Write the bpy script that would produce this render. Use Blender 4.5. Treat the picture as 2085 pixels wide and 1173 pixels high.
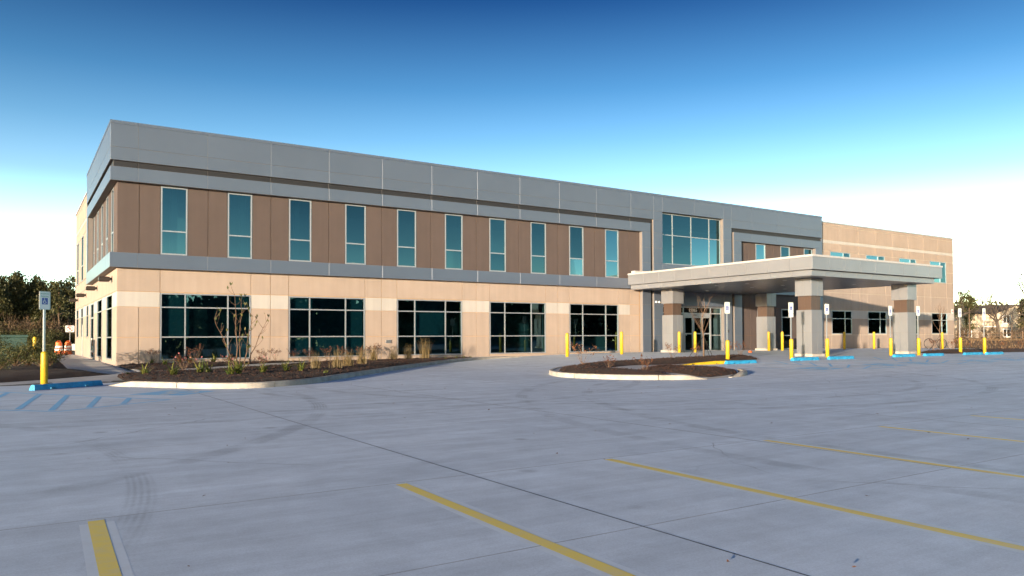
import bpy, bmesh, math, random
from mathutils import Vector, Matrix, noise
from mathutils.geometry import delaunay_2d_cdt
rad = math.radians
for o in list(bpy.data.objects): bpy.data.objects.remove(o)
S = bpy.context.scene
COL = S.collection
RND = random.Random(7)

# ------------------------------------------------------------------ camera
FPX, YAW, PIT, ROL = 1540.46, 0.57992, 0.021655, -0.0041174
cam = bpy.data.cameras.new('camera'); camo = bpy.data.objects.new('camera', cam); COL.objects.link(camo)
cam.sensor_width = 36; cam.lens = FPX*36/2085; cam.shift_y = (652.3-586.5)/2085
cam.clip_start = .1; cam.clip_end = 6000
_f = Vector((math.sin(YAW)*math.cos(PIT), math.cos(YAW)*math.cos(PIT), math.sin(PIT)))
_r = Vector((math.cos(YAW), -math.sin(YAW), 0)); _u = _r.cross(_f)
_c, _s = math.cos(ROL), math.sin(ROL)
_R, _U = _r*_c+_u*_s, _u*_c-_r*_s
M = Matrix((_R, _U, -_f)).transposed().to_4x4(); M.translation = (-3.876, -39.403, 1.25)
camo.matrix_world = M
S.camera = camo

# ------------------------------------------------------------------ sky, sun, exposure
SUN_EL, SUN_AZ = rad(4.5), math.atan2(-.88, -.475)      # azimuth from +Y towards +X
W = bpy.data.worlds.new('World'); S.world = W; W.use_nodes = True
wn, wl = W.node_tree.nodes, W.node_tree.links
bg = wn['Background']
sky = wn.new('ShaderNodeTexSky'); sky.sky_type = 'NISHITA'; sky.sun_disc = False
sky.sun_elevation = SUN_EL; sky.sun_rotation = SUN_AZ
sky.air_density = 1.0; sky.dust_density = 0.3; sky.ozone_density = 3.0
# clear winter dusk: pale at the horizon, deep blue above; depends on elevation only, the same all round
tc = wn.new('ShaderNodeTexCoord'); sxyz = wn.new('ShaderNodeSeparateXYZ'); wl.new(tc.outputs['Generated'], sxyz.inputs[0])
rp = wn.new('ShaderNodeValToRGB'); rp.color_ramp.interpolation = 'LINEAR'
ELEV = [(0, (.92,.92,.93)), (.06, (.68,.66,.66)), (.12, (.40,.365,.355)), (.19, (.188,.172,.165)), (.25, (.106,.120,.125)), (.31, (.053,.079,.094)), (.41, (.0112,.027,.048)), (1, (.0112,.027,.048))]
while len(rp.color_ramp.elements) < len(ELEV): rp.color_ramp.elements.new(.5)
for e_, (p_, c_) in zip(rp.color_ramp.elements, ELEV): e_.position = p_; e_.color = (*c_, 1)
wl.new(sxyz.outputs[2], rp.inputs[0])
wm = wn.new('ShaderNodeMix'); wm.data_type = 'RGBA'; wm.blend_type = 'MULTIPLY'; wm.inputs[0].default_value = 1
wl.new(sky.outputs[0], wm.inputs[6]); wl.new(rp.outputs[0], wm.inputs[7]); wl.new(wm.outputs[2], bg.inputs[0])
bg.inputs[1].default_value = .15
sl = bpy.data.lights.new('sun', 'SUN'); sl.energy = 0.6; sl.angle = rad(.6); sl.color = (1, .80, .58)
slo = bpy.data.objects.new('sun', sl); COL.objects.link(slo)
_sd = Vector((math.sin(SUN_AZ)*math.cos(SUN_EL), math.cos(SUN_AZ)*math.cos(SUN_EL), math.sin(SUN_EL)))
slo.rotation_euler = _sd.to_track_quat('Z', 'Y').to_euler(); slo.location = (-60, -60, 30)
S.view_settings.view_transform = 'Standard'; S.view_settings.look = 'None'
S.view_settings.exposure = 4.4; S.view_settings.gamma = 1
S.render.engine = 'CYCLES'

# ------------------------------------------------------------------ helpers
def ss(a, b, x):
    t = min(1, max(0, (x-a)/(b-a))); return t*t*(3-2*t)
def zl(X, Y):                      # height of the car park paving
    rx = ss(12, 30, X)*(1-.45*ss(48, 78, X))
    return -.17+.31*rx*(.8*ss(-27, -14, Y)+.2*ss(-14, -2, Y))
def zw(X, Y): return -.16+.16*ss(-11, -3, Y)      # walkway round the left corner
def zi(X, Y): return max(zl(X, Y)+.03, -.02)      # planting island top

class MB:
    def __init__(s): s.v = []; s.f = []; s.m = []; s.cur = 0
    def add(s, vs, fs):
        b = len(s.v); s.v += [tuple(v) for v in vs]
        for f in fs: s.f.append(tuple(b+i for i in f)); s.m.append(s.cur)
    def box(s, x0, y0, z0, x1, y1, z1):
        s.add([(x0,y0,z0),(x1,y0,z0),(x1,y1,z0),(x0,y1,z0),(x0,y0,z1),(x1,y0,z1),(x1,y1,z1),(x0,y1,z1)],
              [(0,3,2,1),(4,5,6,7),(0,1,5,4),(1,2,6,5),(2,3,7,6),(3,0,4,7)])
    def cbox(s, x0, y0, z0, x1, y1, z1, c=.01):    # box with chamfered long edges all round
        s.hull_prism([(x0+c,y0),(x1-c,y0),(x1,y0+c),(x1,y1-c),(x1-c,y1),(x0+c,y1),(x0,y1-c),(x0,y0+c)], z0, z1, c)
    def hull_prism(s, poly, z0, z1, c=0):
        n = len(poly); cx = sum(p[0] for p in poly)/n; cy = sum(p[1] for p in poly)/n
        def sh(p, d):
            dx, dy = cx-p[0], cy-p[1]; l = math.hypot(dx, dy) or 1; return (p[0]+dx/l*d, p[1]+dy/l*d)
        rings = [[(*sh(p,c), z0) for p in poly],[(*p, z0+c) for p in poly],[(*p, z1-c) for p in poly],[(*sh(p,c), z1) for p in poly]] if c else \
                [[(*p, z0) for p in poly],[(*p, z1) for p in poly]]
        vs = [v for r in rings for v in r]; fs = [tuple(range(n-1,-1,-1)), tuple(range((len(rings)-1)*n, len(rings)*n))]
        for k in range(len(rings)-1):
            for i in range(n):
                j = (i+1)%n; fs.append((k*n+i, k*n+j, (k+1)*n+j, (k+1)*n+i))
        s.add(vs, fs)
    def tube(s, pts, rads, n=6, cap=True):
        pts = [Vector(p) for p in pts]
        if isinstance(rads, (int,float)): rads = [rads]*len(pts)
        vs = []; up0 = None
        for i, p in enumerate(pts):
            d = (pts[min(i+1,len(pts)-1)]-pts[max(i-1,0)]); d = d.normalized() if d.length else Vector((0,0,1))
            a = d.orthogonal().normalized() if up0 is None else (up0-d*up0.dot(d))
            a = a.normalized() if a.length > 1e-5 else d.orthogonal().normalized()
            up0 = a; b = d.cross(a)
            for k in range(n):
                t = 2*math.pi*k/n; vs.append(p+(a*math.cos(t)+b*math.sin(t))*rads[i])
        fs = []
        for i in range(len(pts)-1):
            for k in range(n):
                j = (k+1)%n; fs.append((i*n+k, i*n+j, (i+1)*n+j, (i+1)*n+k))
        if cap: fs += [tuple(range(n-1,-1,-1)), tuple(range((len(pts)-1)*n, len(pts)*n))]
        s.add(vs, fs)
    def lathe(s, prof, n=20, c=(0,0)):
        vs = []
        for r, z in prof:
            for k in range(n):
                t = 2*math.pi*k/n; vs.append((c[0]+r*math.cos(t), c[1]+r*math.sin(t), z))
        fs = []
        for i in range(len(prof)-1):
            for k in range(n):
                j = (k+1)%n; fs.append((i*n+k, i*n+j, (i+1)*n+j, (i+1)*n+k))
        fs += [tuple(range(n-1,-1,-1)), tuple(range((len(prof)-1)*n, len(prof)*n))]
        s.add(vs, fs)
    def mesh(s, name, mats, smooth=False, recalc=True):
        me = bpy.data.meshes.new(name); me.from_pydata(s.v, [], s.f)
        if not isinstance(mats, (list,tuple)): mats = [mats]
        for m in mats: me.materials.append(m)
        if len(mats) > 1:
            for p, i in zip(me.polygons, s.m): p.material_index = i
        if recalc:
            bm = bmesh.new(); bm.from_mesh(me); bmesh.ops.recalc_face_normals(bm, faces=bm.faces); bm.to_mesh(me); bm.free()
        if smooth:
            for p in me.polygons: p.use_smooth = True
        me.update(); return me
    def build(s, name, mats, parent=None, smooth=False, recalc=True):
        return link(name, s.mesh(name, mats, smooth, recalc), parent)

def link(name, data, parent=None, loc=None, rz=0):
    o = bpy.data.objects.new(name, data); COL.objects.link(o)
    if parent: o.parent = parent
    if loc: o.location = loc
    if rz: o.rotation_euler = (0,0,rz)
    return o
def tag(o, label=None, cat=None, group=None, kind=None):
    if label: o['label'] = label
    if cat: o['category'] = cat
    if group: o['group'] = group
    if kind: o['kind'] = kind
    return o
def thing(name, label, cat, loc=(0,0,0), rz=0, group=None):
    return tag(link(name, None, None, loc, rz), label, cat, group)
def copy_tree(o, parent=None):
    c = o.copy(); COL.objects.link(c)
    if parent: c.parent = parent
    for ch in list(o.children): copy_tree(ch, c)
    return c
def text_mesh(txt, size, mat, ext=.002):
    cu = bpy.data.curves.new('text', 'FONT'); cu.body = txt; cu.size = size; cu.align_x = 'CENTER'; cu.align_y = 'CENTER'
    cu.extrude = ext; cu.resolution_u = 3
    ob = bpy.data.objects.new('text', cu); COL.objects.link(ob)
    bpy.context.view_layer.update()
    me = bpy.data.meshes.new_from_object(ob.evaluated_get(bpy.context.evaluated_depsgraph_get()))
    bpy.data.objects.remove(ob); me.materials.clear(); me.materials.append(mat); me.name = 'lettering'
    return me

# ------------------------------------------------------------------ materials
def mat(name, col, rough=.6, metal=0, spec=.5, noise_amt=.0, noise_scale=4, bump=0, bump_scale=60, dist=.01, col2=None, streak=0, rnd=0):
    m = bpy.data.materials.new(name); m.use_nodes = True
    n, l = m.node_tree.nodes, m.node_tree.links; b = n['Principled BSDF']
    b.inputs['Roughness'].default_value = rough; b.inputs['Metallic'].default_value = metal
    b.inputs['Specular IOR Level'].default_value = spec
    c1 = (*col, 1); b.inputs['Base Color'].default_value = c1
    geo = n.new('ShaderNodeNewGeometry')
    out = None
    if noise_amt or col2:
        t = n.new('ShaderNodeTexNoise'); t.inputs['Scale'].default_value = noise_scale; t.inputs['Detail'].default_value = 6
        t.inputs['Roughness'].default_value = .62; l.new(geo.outputs['Position'], t.inputs['Vector'])
        r = n.new('ShaderNodeValToRGB'); r.color_ramp.elements[0].position = .32; r.color_ramp.elements[1].position = .68
        d = col2 or tuple(max(0, c*(1-noise_amt)) for c in col)
        r.color_ramp.elements[0].color = (*d, 1)
        r.color_ramp.elements[1].color = (*(col if col2 else tuple(min(1, c*(1+noise_amt*.6)) for c in col)), 1)
        l.new(t.outputs['Fac'], r.inputs['Fac']); out = r.outputs['Color']
    if streak:
        mp = n.new('ShaderNodeMapping'); mp.inputs['Scale'].default_value = (3, 3, .12); l.new(geo.outputs['Position'], mp.inputs['Vector'])
        t2 = n.new('ShaderNodeTexNoise'); t2.inputs['Scale'].default_value = 1.3; t2.inputs['Detail'].default_value = 5; l.new(mp.outputs[0], t2.inputs['Vector'])
        mr = n.new('ShaderNodeMapRange'); mr.inputs[1].default_value = .3; mr.inputs[2].default_value = .75
        mr.inputs[3].default_value = 1-streak; mr.inputs[4].default_value = 1; l.new(t2.outputs['Fac'], mr.inputs[0])
        mx = n.new('ShaderNodeMix'); mx.data_type = 'RGBA'; mx.blend_type = 'MULTIPLY'; mx.inputs[0].default_value = 1
        if out: l.new(out, mx.inputs[6])
        else: mx.inputs[6].default_value = c1
        l.new(mr.outputs[0], mx.inputs[7]); out = mx.outputs[2]
    if rnd:
        oi = n.new('ShaderNodeObjectInfo'); mr = n.new('ShaderNodeMapRange'); mr.inputs[3].default_value = 1-rnd; mr.inputs[4].default_value = 1+rnd
        l.new(oi.outputs['Random'], mr.inputs[0])
        mx = n.new('ShaderNodeMix'); mx.data_type = 'RGBA'; mx.blend_type = 'MULTIPLY'; mx.inputs[0].default_value = 1
        if out: l.new(out, mx.inputs[6])
        else: mx.inputs[6].default_value = c1
        l.new(mr.outputs[0], mx.inputs[7]); out = mx.outputs[2]
    if out: l.new(out, b.inputs['Base Color'])
    if bump:
        t = n.new('ShaderNodeTexNoise'); t.inputs['Scale'].default_value = bump_scale; t.inputs['Detail'].default_value = 4
        l.new(geo.outputs['Position'], t.inputs['Vector'])
        bp = n.new('ShaderNodeBump'); bp.inputs['Strength'].default_value = bump; bp.inputs['Distance'].default_value = dist
        l.new(t.outputs['Fac'], bp.inputs['Height']); l.new(bp.outputs[0], b.inputs['Normal'])
    return m

def glass_mat(name, tint, refl, rough=.01):
    m = bpy.data.materials.new(name); m.use_nodes = True
    n, l = m.node_tree.nodes, m.node_tree.links; n.remove(n['Principled BSDF'])
    tr = n.new('ShaderNodeBsdfTransparent'); tr.inputs[0].default_value = (*tint, 1)
    gl = n.new('ShaderNodeBsdfGlossy'); gl.inputs[0].default_value = (*refl, 1); gl.inputs['Roughness'].default_value = rough
    geo = n.new('ShaderNodeNewGeometry'); t = n.new('ShaderNodeTexNoise'); t.inputs['Scale'].default_value = .9; t.inputs['Detail'].default_value = 1
    l.new(geo.outputs['Position'], t.inputs['Vector'])
    bp = n.new('ShaderNodeBump'); bp.inputs['Strength'].default_value = .05; bp.inputs['Distance'].default_value = .02
    l.new(t.outputs['Fac'], bp.inputs['Height']); l.new(bp.outputs[0], gl.inputs['Normal'])
    fr = n.new('ShaderNodeFresnel'); fr.inputs[0].default_value = 1.6
    mr = n.new('ShaderNodeMapRange'); mr.inputs[1].default_value = 0; mr.inputs[2].default_value = 1; mr.inputs[3].default_value = .42; mr.inputs[4].default_value = 1
    l.new(fr.outputs[0], mr.inputs[0])
    mx = n.new('ShaderNodeMixShader'); l.new(mr.outputs[0], mx.inputs[0]); l.new(tr.outputs[0], mx.inputs[1]); l.new(gl.outputs[0], mx.inputs[2])
    l.new(mx.outputs[0], n['Material Output'].inputs[0])
    return m

def concrete_lot():
    m = bpy.data.materials.new('paving_concrete'); m.use_nodes = True
    n, l = m.node_tree.nodes, m.node_tree.links; b = n['Principled BSDF']
    geo = n.new('ShaderNodeNewGeometry'); P = geo.outputs['Position']
    def noi(scale, det=5, vec=None, ro=.6):
        t = n.new('ShaderNodeTexNoise'); t.inputs['Scale'].default_value = scale; t.inputs['Detail'].default_value = det; t.inputs['Roughness'].default_value = ro
        l.new(vec or P, t.inputs['Vector']); return t.outputs['Fac']
    def mapr(x, a, c, d, e):
        t = n.new('ShaderNodeMapRange'); 
        for i, v in enumerate((a,c,d,e)): t.inputs[i+1].default_value = v
        l.new(x, t.inputs[0]); return t.outputs[0]
    def mul(a, c, fac=None):
        t = n.new('ShaderNodeMix'); t.data_type = 'RGBA'; t.blend_type = 'MULTIPLY'; t.inputs[0].default_value = 1
        l.new(a, t.inputs[6]); l.new(c, t.inputs[7]); return t.outputs[2]
    def mth(op, a, c=None, v=None):
        t = n.new('ShaderNodeMath'); t.operation = op
        l.new(a, t.inputs[0])
        if c is not None: l.new(c, t.inputs[1])
        if v is not None: t.inputs[1].default_value = v
        return t.outputs[0]
    r = n.new('ShaderNodeValToRGB'); e = r.color_ramp.elements
    e[0].position = .28; e[0].color = (.555,.62,.695,1); e[1].position = .72; e[1].color = (.635,.70,.775,1)
    l.new(noi(.45, 8, None, .66), r.inputs[0]); c = r.outputs[0]
    # long wheel-swept streaks along the drive, and blotches
    mp = n.new('ShaderNodeMapping'); mp.inputs['Scale'].default_value = (.16, 1.5, 1); mp.inputs['Rotation'].default_value = (0,0,.12); l.new(P, mp.inputs[0])
    c = mul(c, mapr(noi(1.6, 7, mp.outputs[0], .7), .34, .7, .88, 1.14))
    c = mul(c, mapr(noi(2.6, 6), .35, .62, .94, 1.07))
    c = mul(c, mapr(noi(60, 3), .3, .7, .90, 1.05)); c = mul(c, mapr(noi(220, 2), .3, .7, .92, 1.06))
    vo = n.new('ShaderNodeTexVoronoi'); vo.inputs['Scale'].default_value = .55; l.new(P, vo.inputs['Vector'])
    c = mul(c, mapr(vo.outputs['Distance'], .03, .075, .72, 1))
    # hairline cracks that come and go
    wv = n.new('ShaderNodeTexVoronoi'); wv.feature = 'DISTANCE_TO_EDGE'; wv.inputs['Scale'].default_value = .16
    dv = n.new('ShaderNodeVectorMath'); dv.operation = 'ADD'; nz = n.new('ShaderNodeTexNoise'); nz.inputs['Scale'].default_value = 1.3; l.new(P, nz.inputs['Vector'])
    sc_ = n.new('ShaderNodeVectorMath'); sc_.operation = 'SCALE'; sc_.inputs['Scale'].default_value = .3; l.new(nz.outputs['Color'], sc_.inputs[0]); l.new(P, dv.inputs[0]); l.new(sc_.outputs[0], dv.inputs[1]); l.new(dv.outputs[0], wv.inputs['Vector'])
    ck = mth('MULTIPLY', mapr(wv.outputs['Distance'], .0006, .0018, 1, 0), mapr(noi(.22, 2), .52, .60, 0, 1))
    c = mul(c, mapr(ck, 0, 1, 1, .55))
    # tyre marks: arcs of fine ribs
    sx = n.new('ShaderNodeSeparateXYZ'); l.new(P, sx.inputs[0])
    brk = mapr(noi(1.1, 4), .42, .60, 0, 1)
    for cx, cy, R0, wd, st in ((13,-19,11.6,.13,.34),(13,-19,9.9,.13,.30),(-2,-40,15.5,.14,.22),(20,-34,15.2,.14,.34),(20,-34,16.8,.14,.30),(-12,-20,14,.15,.28),(2,-12,14.2,.13,.26),(-16,-30,13.2,.12,.2)):
        cb = n.new('ShaderNodeCombineXYZ'); cb.inputs[0].default_value = cx; cb.inputs[1].default_value = cy
        sub = n.new('ShaderNodeVectorMath'); sub.operation = 'DISTANCE'
        cb2 = n.new('ShaderNodeCombineXYZ'); l.new(sx.outputs[0], cb2.inputs[0]); l.new(sx.outputs[1], cb2.inputs[1])
        l.new(cb2.outputs[0], sub.inputs[0]); l.new(cb.outputs[0], sub.inputs[1])
        d = mth('ABSOLUTE', mth('SUBTRACT', sub.outputs['Value'], v=R0))
        ring = mapr(d, wd*.7, wd*1.3, 1, 0)
        ribs = mapr(mth('SINE', mth('MULTIPLY', sub.outputs['Value'], v=110)), -1, 1, .35, 1)
        k = mth('MULTIPLY', mth('MULTIPLY', ring, ribs), brk)
        c = mul(c, mapr(k, 0, 1, 1, 1-st))
    oi = n.new('ShaderNodeObjectInfo'); c = mul(c, mapr(oi.outputs['Random'], 0, 1, .95, 1.04))
    l.new(c, b.inputs['Base Color']); 
    l.new(mapr(noi(1.2, 5), .3, .7, .62, .8), b.inputs['Roughness'])
    b.inputs['Specular IOR Level'].default_value = .35
    # broom finish
    mp2 = n.new('ShaderNodeMapping'); mp2.inputs['Scale'].default_value = (90, 4, 1); mp2.inputs['Rotation'].default_value = (0,0,.55); l.new(P, mp2.inputs[0])
    bp = n.new('ShaderNodeBump'); bp.inputs['Strength'].default_value = .12; bp.inputs['Distance'].default_value = .002
    l.new(noi(1, 3, mp2.outputs[0]), bp.inputs['Height']); l.new(bp.outputs[0], b.inputs['Normal'])
    return m

M_ = {}
M_['lot'] = concrete_lot()
M_['walk'] = mat('walk_concrete', (.46,.455,.44), .75, noise_amt=.22, noise_scale=1.1, bump=.3, bump_scale=90, dist=.004)
M_['kerb'] = mat('kerb_concrete', (.34,.32,.29), .85, noise_amt=.3, noise_scale=2.4, bump=.4, bump_scale=50, dist=.006, rnd=.05)
M_['joint'] = mat('joint_dirt', (.05,.047,.045), .95, noise_amt=.3)
M_['sealant'] = mat('joint_sealant', (.11,.11,.115), .7, noise_amt=.9, noise_scale=2.2)
M_['sealant2'] = mat('joint_faint', (.36,.38,.41), .8, noise_amt=.35, noise_scale=1.5)
M_['mulch'] = mat('mulch', (.027,.0098,.0062), .95, noise_amt=.6, noise_scale=25, bump=1, bump_scale=45, dist=.04)
M_['chip'] = mat('mulch_chip', (.044,.017,.010), .9, noise_amt=.7, noise_scale=9)
M_['lawn'] = mat('dry_grass', (.155,.097,.052), .95, col2=(.095,.063,.033), noise_scale=.35, bump=.8, bump_scale=12, dist=.06)
M_['soil'] = mat('ground_soil', (.11,.08,.045), .95, col2=(.05,.05,.022), noise_scale=.15, bump=.6, bump_scale=8, dist=.05)
M_['tan'] = mat('tan_stucco', (.325,.262,.222), .9, noise_amt=.07, noise_scale=.8, bump=.25, bump_scale=140, dist=.004, streak=.11, rnd=.03)
M_['tan2'] = mat('tan_stucco_wing', (.31,.25,.21), .9, noise_amt=.07, noise_scale=.8, bump=.25, bump_scale=140, dist=.004, streak=.11, rnd=.03)
M_['white'] = mat('white_stucco', (.39,.375,.36), .9, noise_amt=.05, noise_scale=1, bump=.2, bump_scale=140, dist=.004, streak=.11, rnd=.03)
M_['brown'] = mat('brown_stucco', (.078,.058,.054), .85, noise_amt=.08, noise_scale=.9, bump=.25, bump_scale=140, dist=.004, streak=.11, rnd=.03)
M_['acm'] = mat('silver_composite', (.098,.122,.168), .36, metal=.35, noise_amt=.04, noise_scale=.6, rnd=.018)
M_['acm2'] = mat('canopy_composite', (.19,.198,.218), .34, metal=.3, noise_amt=.05, noise_scale=.6, rnd=.03)
M_['acmdark'] = mat('reveal_grey', (.020,.019,.022), .5, metal=.2, rnd=.03)
M_['acmcore'] = mat('panel_joint_tan', (.16,.145,.14), .7)
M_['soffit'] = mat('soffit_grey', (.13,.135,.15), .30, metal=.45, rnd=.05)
M_['bronze'] = mat('bronze_panel', (.085,.055,.042), .35, metal=.3, rnd=.03)
M_['coping'] = mat('white_coping', (.36,.355,.355), .45, noise_amt=.05)
M_['copinggrey'] = mat('grey_coping', (.40,.41,.43), .4, metal=.4)
M_['core'] = mat('wall_core', (.40,.27,.17), .9)
M_['corewing_lit'] = mat('wall_core_wing_lit', (.46,.40,.32), .9)  # paler than the main core: light on the joint reveals, put into the colour
M_['corebrown'] = mat('wall_core_brown', (.10,.06,.04), .9)
M_['frame'] = mat('window_frame_silver', (.29,.31,.34), .35, metal=.4)
M_['glassup'] = glass_mat('upper_glass', (.20,.40,.45), (.085,.17,.195))
M_['glasslow'] = glass_mat('lower_glass', (.17,.38,.44), (.085,.15,.17))
M_['roof'] = mat('roof_membrane', (.55,.55,.53), .9, noise_amt=.1)
M_['inwall'] = mat('interior_wall', (.45,.43,.40), .9)
M_['infloor'] = mat('interior_floor', (.12,.11,.10), .6)
M_['yellow'] = mat('yellow_paint', (.44,.30,.010), .5, noise_amt=.2, noise_scale=3.5, rnd=.05)
M_['blue'] = mat('blue_paint', (.02,.25,.48), .55, noise_amt=.28, noise_scale=4.5, rnd=.06)
M_['galv'] = mat('galvanised_steel', (.42,.43,.44), .4, metal=.7, noise_amt=.12, noise_scale=20)
M_['signwhite'] = mat('sign_white', (.78,.79,.78), .4)
M_['signgreen'] = mat('sign_green', (.02,.27,.14), .45)
M_['signblue'] = mat('sign_blue', (.01,.06,.34), .4)
M_['black'] = mat('black_plastic', (.012,.012,.013), .45)
M_['red'] = mat('sign_red', (.55,.02,.02), .45)
M_['lamp'] = mat('lamp_bronze', (.035,.026,.022), .45, metal=.3)
M_['downlight'] = mat('downlight_trim', (.75,.75,.75), .4)
M_['orange'] = mat('barrel_orange', (.62,.12,.02), .5)
M_['boxgreen'] = mat('utility_green', (.035,.075,.065), .5, noise_amt=.15)
M_['bark'] = mat('bark', (.13,.085,.055), .95, noise_amt=.4, noise_scale=12)
M_['barkgrey'] = mat('bark_grey', (.085,.068,.055), .95, noise_amt=.4, noise_scale=9)
M_['twig'] = mat('twig', (.12,.075,.05), .9, noise_amt=.3, noise_scale=30)
def paint(name, col, wear=.4):          # worn road paint that shows the concrete through
    m = mat(name, col, .6)
    n, l = m.node_tree.nodes, m.node_tree.links; b = n['Principled BSDF']
    geo = n.new('ShaderNodeNewGeometry'); t = n.new('ShaderNodeTexNoise'); t.inputs['Scale'].default_value = 5; t.inputs['Detail'].default_value = 9; t.inputs['Roughness'].default_value = .75
    l.new(geo.outputs['Position'], t.inputs['Vector'])
    r = n.new('ShaderNodeValToRGB'); r.color_ramp.elements[0].position = .46; r.color_ramp.elements[1].position = .66
    r.color_ramp.elements[0].color = (*col, 1); r.color_ramp.elements[1].color = tuple(c*(1-wear)+.54*wear for c in col)+(1,)
    l.new(t.outputs['Fac'], r.inputs[0]); l.new(r.outputs[0], b.inputs['Base Color']); return m
M_['pyellow'] = paint('line_yellow', (.86,.66,.13), .3)
M_['pblue'] = paint('line_blue', (.20,.52,.80), .3)
M_['pwhite'] = paint('line_white', (.62,.64,.66), .5)
M_['ghost'] = paint('line_ghost', (.64,.70,.76), .3)
def leafmat(name, c1, c2, trans=.25):
    m = bpy.data.materials.new(name); m.use_nodes = True
    n, l = m.node_tree.nodes, m.node_tree.links; b = n['Principled BSDF']; b.inputs['Roughness'].default_value = .6
    geo = n.new('ShaderNodeNewGeometry'); r = n.new('ShaderNodeValToRGB')
    r.color_ramp.elements[0].color = (*c1,1); r.color_ramp.elements[1].color = (*c2,1)
    l.new(geo.outputs['Random Per Island'], r.inputs[0]); l.new(r.outputs[0], b.inputs['Base Color'])
    tl = n.new('ShaderNodeBsdfTranslucent'); l.new(r.outputs[0], tl.inputs[0])
    mx = n.new('ShaderNodeMixShader'); mx.inputs[0].default_value = trans
    l.new(b.outputs[0], mx.inputs[1]); l.new(tl.outputs[0], mx.inputs[2]); l.new(mx.outputs[0], n['Material Output'].inputs[0]); return m
M_['pine'] = leafmat('pine_needles', (0.028,0.036,0.0112), (0.088,0.084,0.028))
M_['wood'] = leafmat('wood_foliage', (0.0096,0.0144,0.0064), (0.032,0.0336,0.0144), .1)
M_['brush'] = leafmat('brown_brush', (0.056,0.04,0.0192), (0.12,0.08,0.036))
M_['lily'] = leafmat('lily_leaf', (0.04,0.08,0.0144), (0.192,0.192,0.04))
M_['tuft'] = leafmat('tuft_blade', (0.104,0.08,0.032), (0.24,0.176,0.08))
M_['redleaf'] = leafmat('red_leaf', (0.044,0.0128,0.008), (0.112,0.036,0.016))
M_['dryleaf'] = leafmat('dry_leaf', (0.08,0.024,0.0096), (0.176,0.068,0.024))
M_['bush'] = leafmat('bush_leaf', (0.024,0.04,0.0096), (0.096,0.088,0.024))
M_['pink'] = mat('pink_petal', (.50,.20,.22), .6, noise_amt=.2, noise_scale=20)
M_['greenleaf'] = leafmat('magnolia_leaf', (0.04,0.064,0.016), (0.128,0.12,0.04))
M_['litter'] = leafmat('litter_leaf', (.05,.022,.012), (.16,.075,.03), 0)

# ------------------------------------------------------------------ terrain
def grid(name, xs, ys, zf, m, parent=None, skip=None):
    b = MB(); nx, ny = len(xs), len(ys)
    vs = [(x, y, zf(x, y)) for y in ys for x in xs]
    fs = [(j*nx+i, j*nx+i+1, (j+1)*nx+i+1, (j+1)*nx+i) for j in range(ny-1) for i in range(nx-1)
          if not (skip and skip((xs[i]+xs[i+1])/2, (ys[j]+ys[j+1])/2))]
    b.add(vs, fs); return b.build(name, m, parent, smooth=True, recalc=False)
def lin(a, b, n): return [a+(b-a)*i/(n-1) for i in range(n)]
def zg(X, Y):
    d = max(-34-X, X-67, -62-Y, Y-34, 0)
    if X > 67: return -.30+.16*ss(0, 3, X-67)+.72*ss(75.8, 83, X)+.12*ss(90, 118, X)+.12*noise.noise((X*.12, Y*.12, 0))*ss(78, 84, X)
    return -.30+.25*ss(0, 6, d)
gx = [-3000,-900,-300,-120,-70,-50,-40,-36,-34]+lin(-30,66,20)+[67,68,69,70,72]+lin(75,86,16)+lin(88,150,22)+[170,200,260,400,900,3000]
gy = [-3000,-900,-300,-130,-90,-72,-66,-62]+lin(-60,32,24)+[34,37,40,45,52,60,70,85,100,130,180,300,900,3000]
ground = tag(grid('ground', gx, gy, zg, M_['soil']), kind='structure')
lawn = tag(grid('lawn', [67.0,68,69.5,71,73,75]+lin(76,86,21)+lin(88,135,18), lin(-75,45,120), lambda x, y: zg(x, y)+.02+.03*noise.noise((x*.5,y*.5,3)), M_['lawn'],
           skip=lambda x, y: x < 77 and y > -3), kind='structure')
lot = tag(grid('parking_lot', lin(-34,66,220), lin(-62,-.4,150), lambda x, y: zl(x, y)-.0013, M_['joint'],
          skip=lambda x, y: False), kind='structure')
# markings: thin sheets that follow the paving
def strip(name, p0, p1, w, m, dz=.004, parent=lot, seg=24, zf=zl):
    p0, p1 = Vector(p0), Vector(p1); d = (p1-p0).normalized(); nn = Vector((-d.y, d.x))*w/2
    b = MB(); vs = []
    for i in range(seg+1):
        c = p0.lerp(p1, i/seg)
        for s in (-1, 1): q = c+nn*s; vs.append((q.x, q.y, zf(q.x, q.y)+dz))
    b.add(vs, [(2*i, 2*i+1, 2*i+3, 2*i+2) for i in range(seg)]); return b.build(name, m, parent)
def sheet(name, pts, m, dz, parent=lot):
    b = MB(); b.add([(x, y, zl(x, y)+dz) for x, y in pts], [tuple(range(len(pts)))]); return b.build(name, m, parent)
LX = [-3.345, -.75, 1.86, 4.64, 7.38, 10.2, 12.95, 15.7]
for k, x in enumerate(LX):
    strip('old_line_edge', (x+.085, -32.75), (x-.07, -37.9), .07, M_['ghost'], .0002)
    strip('old_line_edge', (x-.085, -32.75), (x-.24, -37.9), .07, M_['ghost'], .0002)
    strip('parking_line', (x, -32.66), (x-.155, -37.9), .115, M_['pyellow'], .0008)
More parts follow.
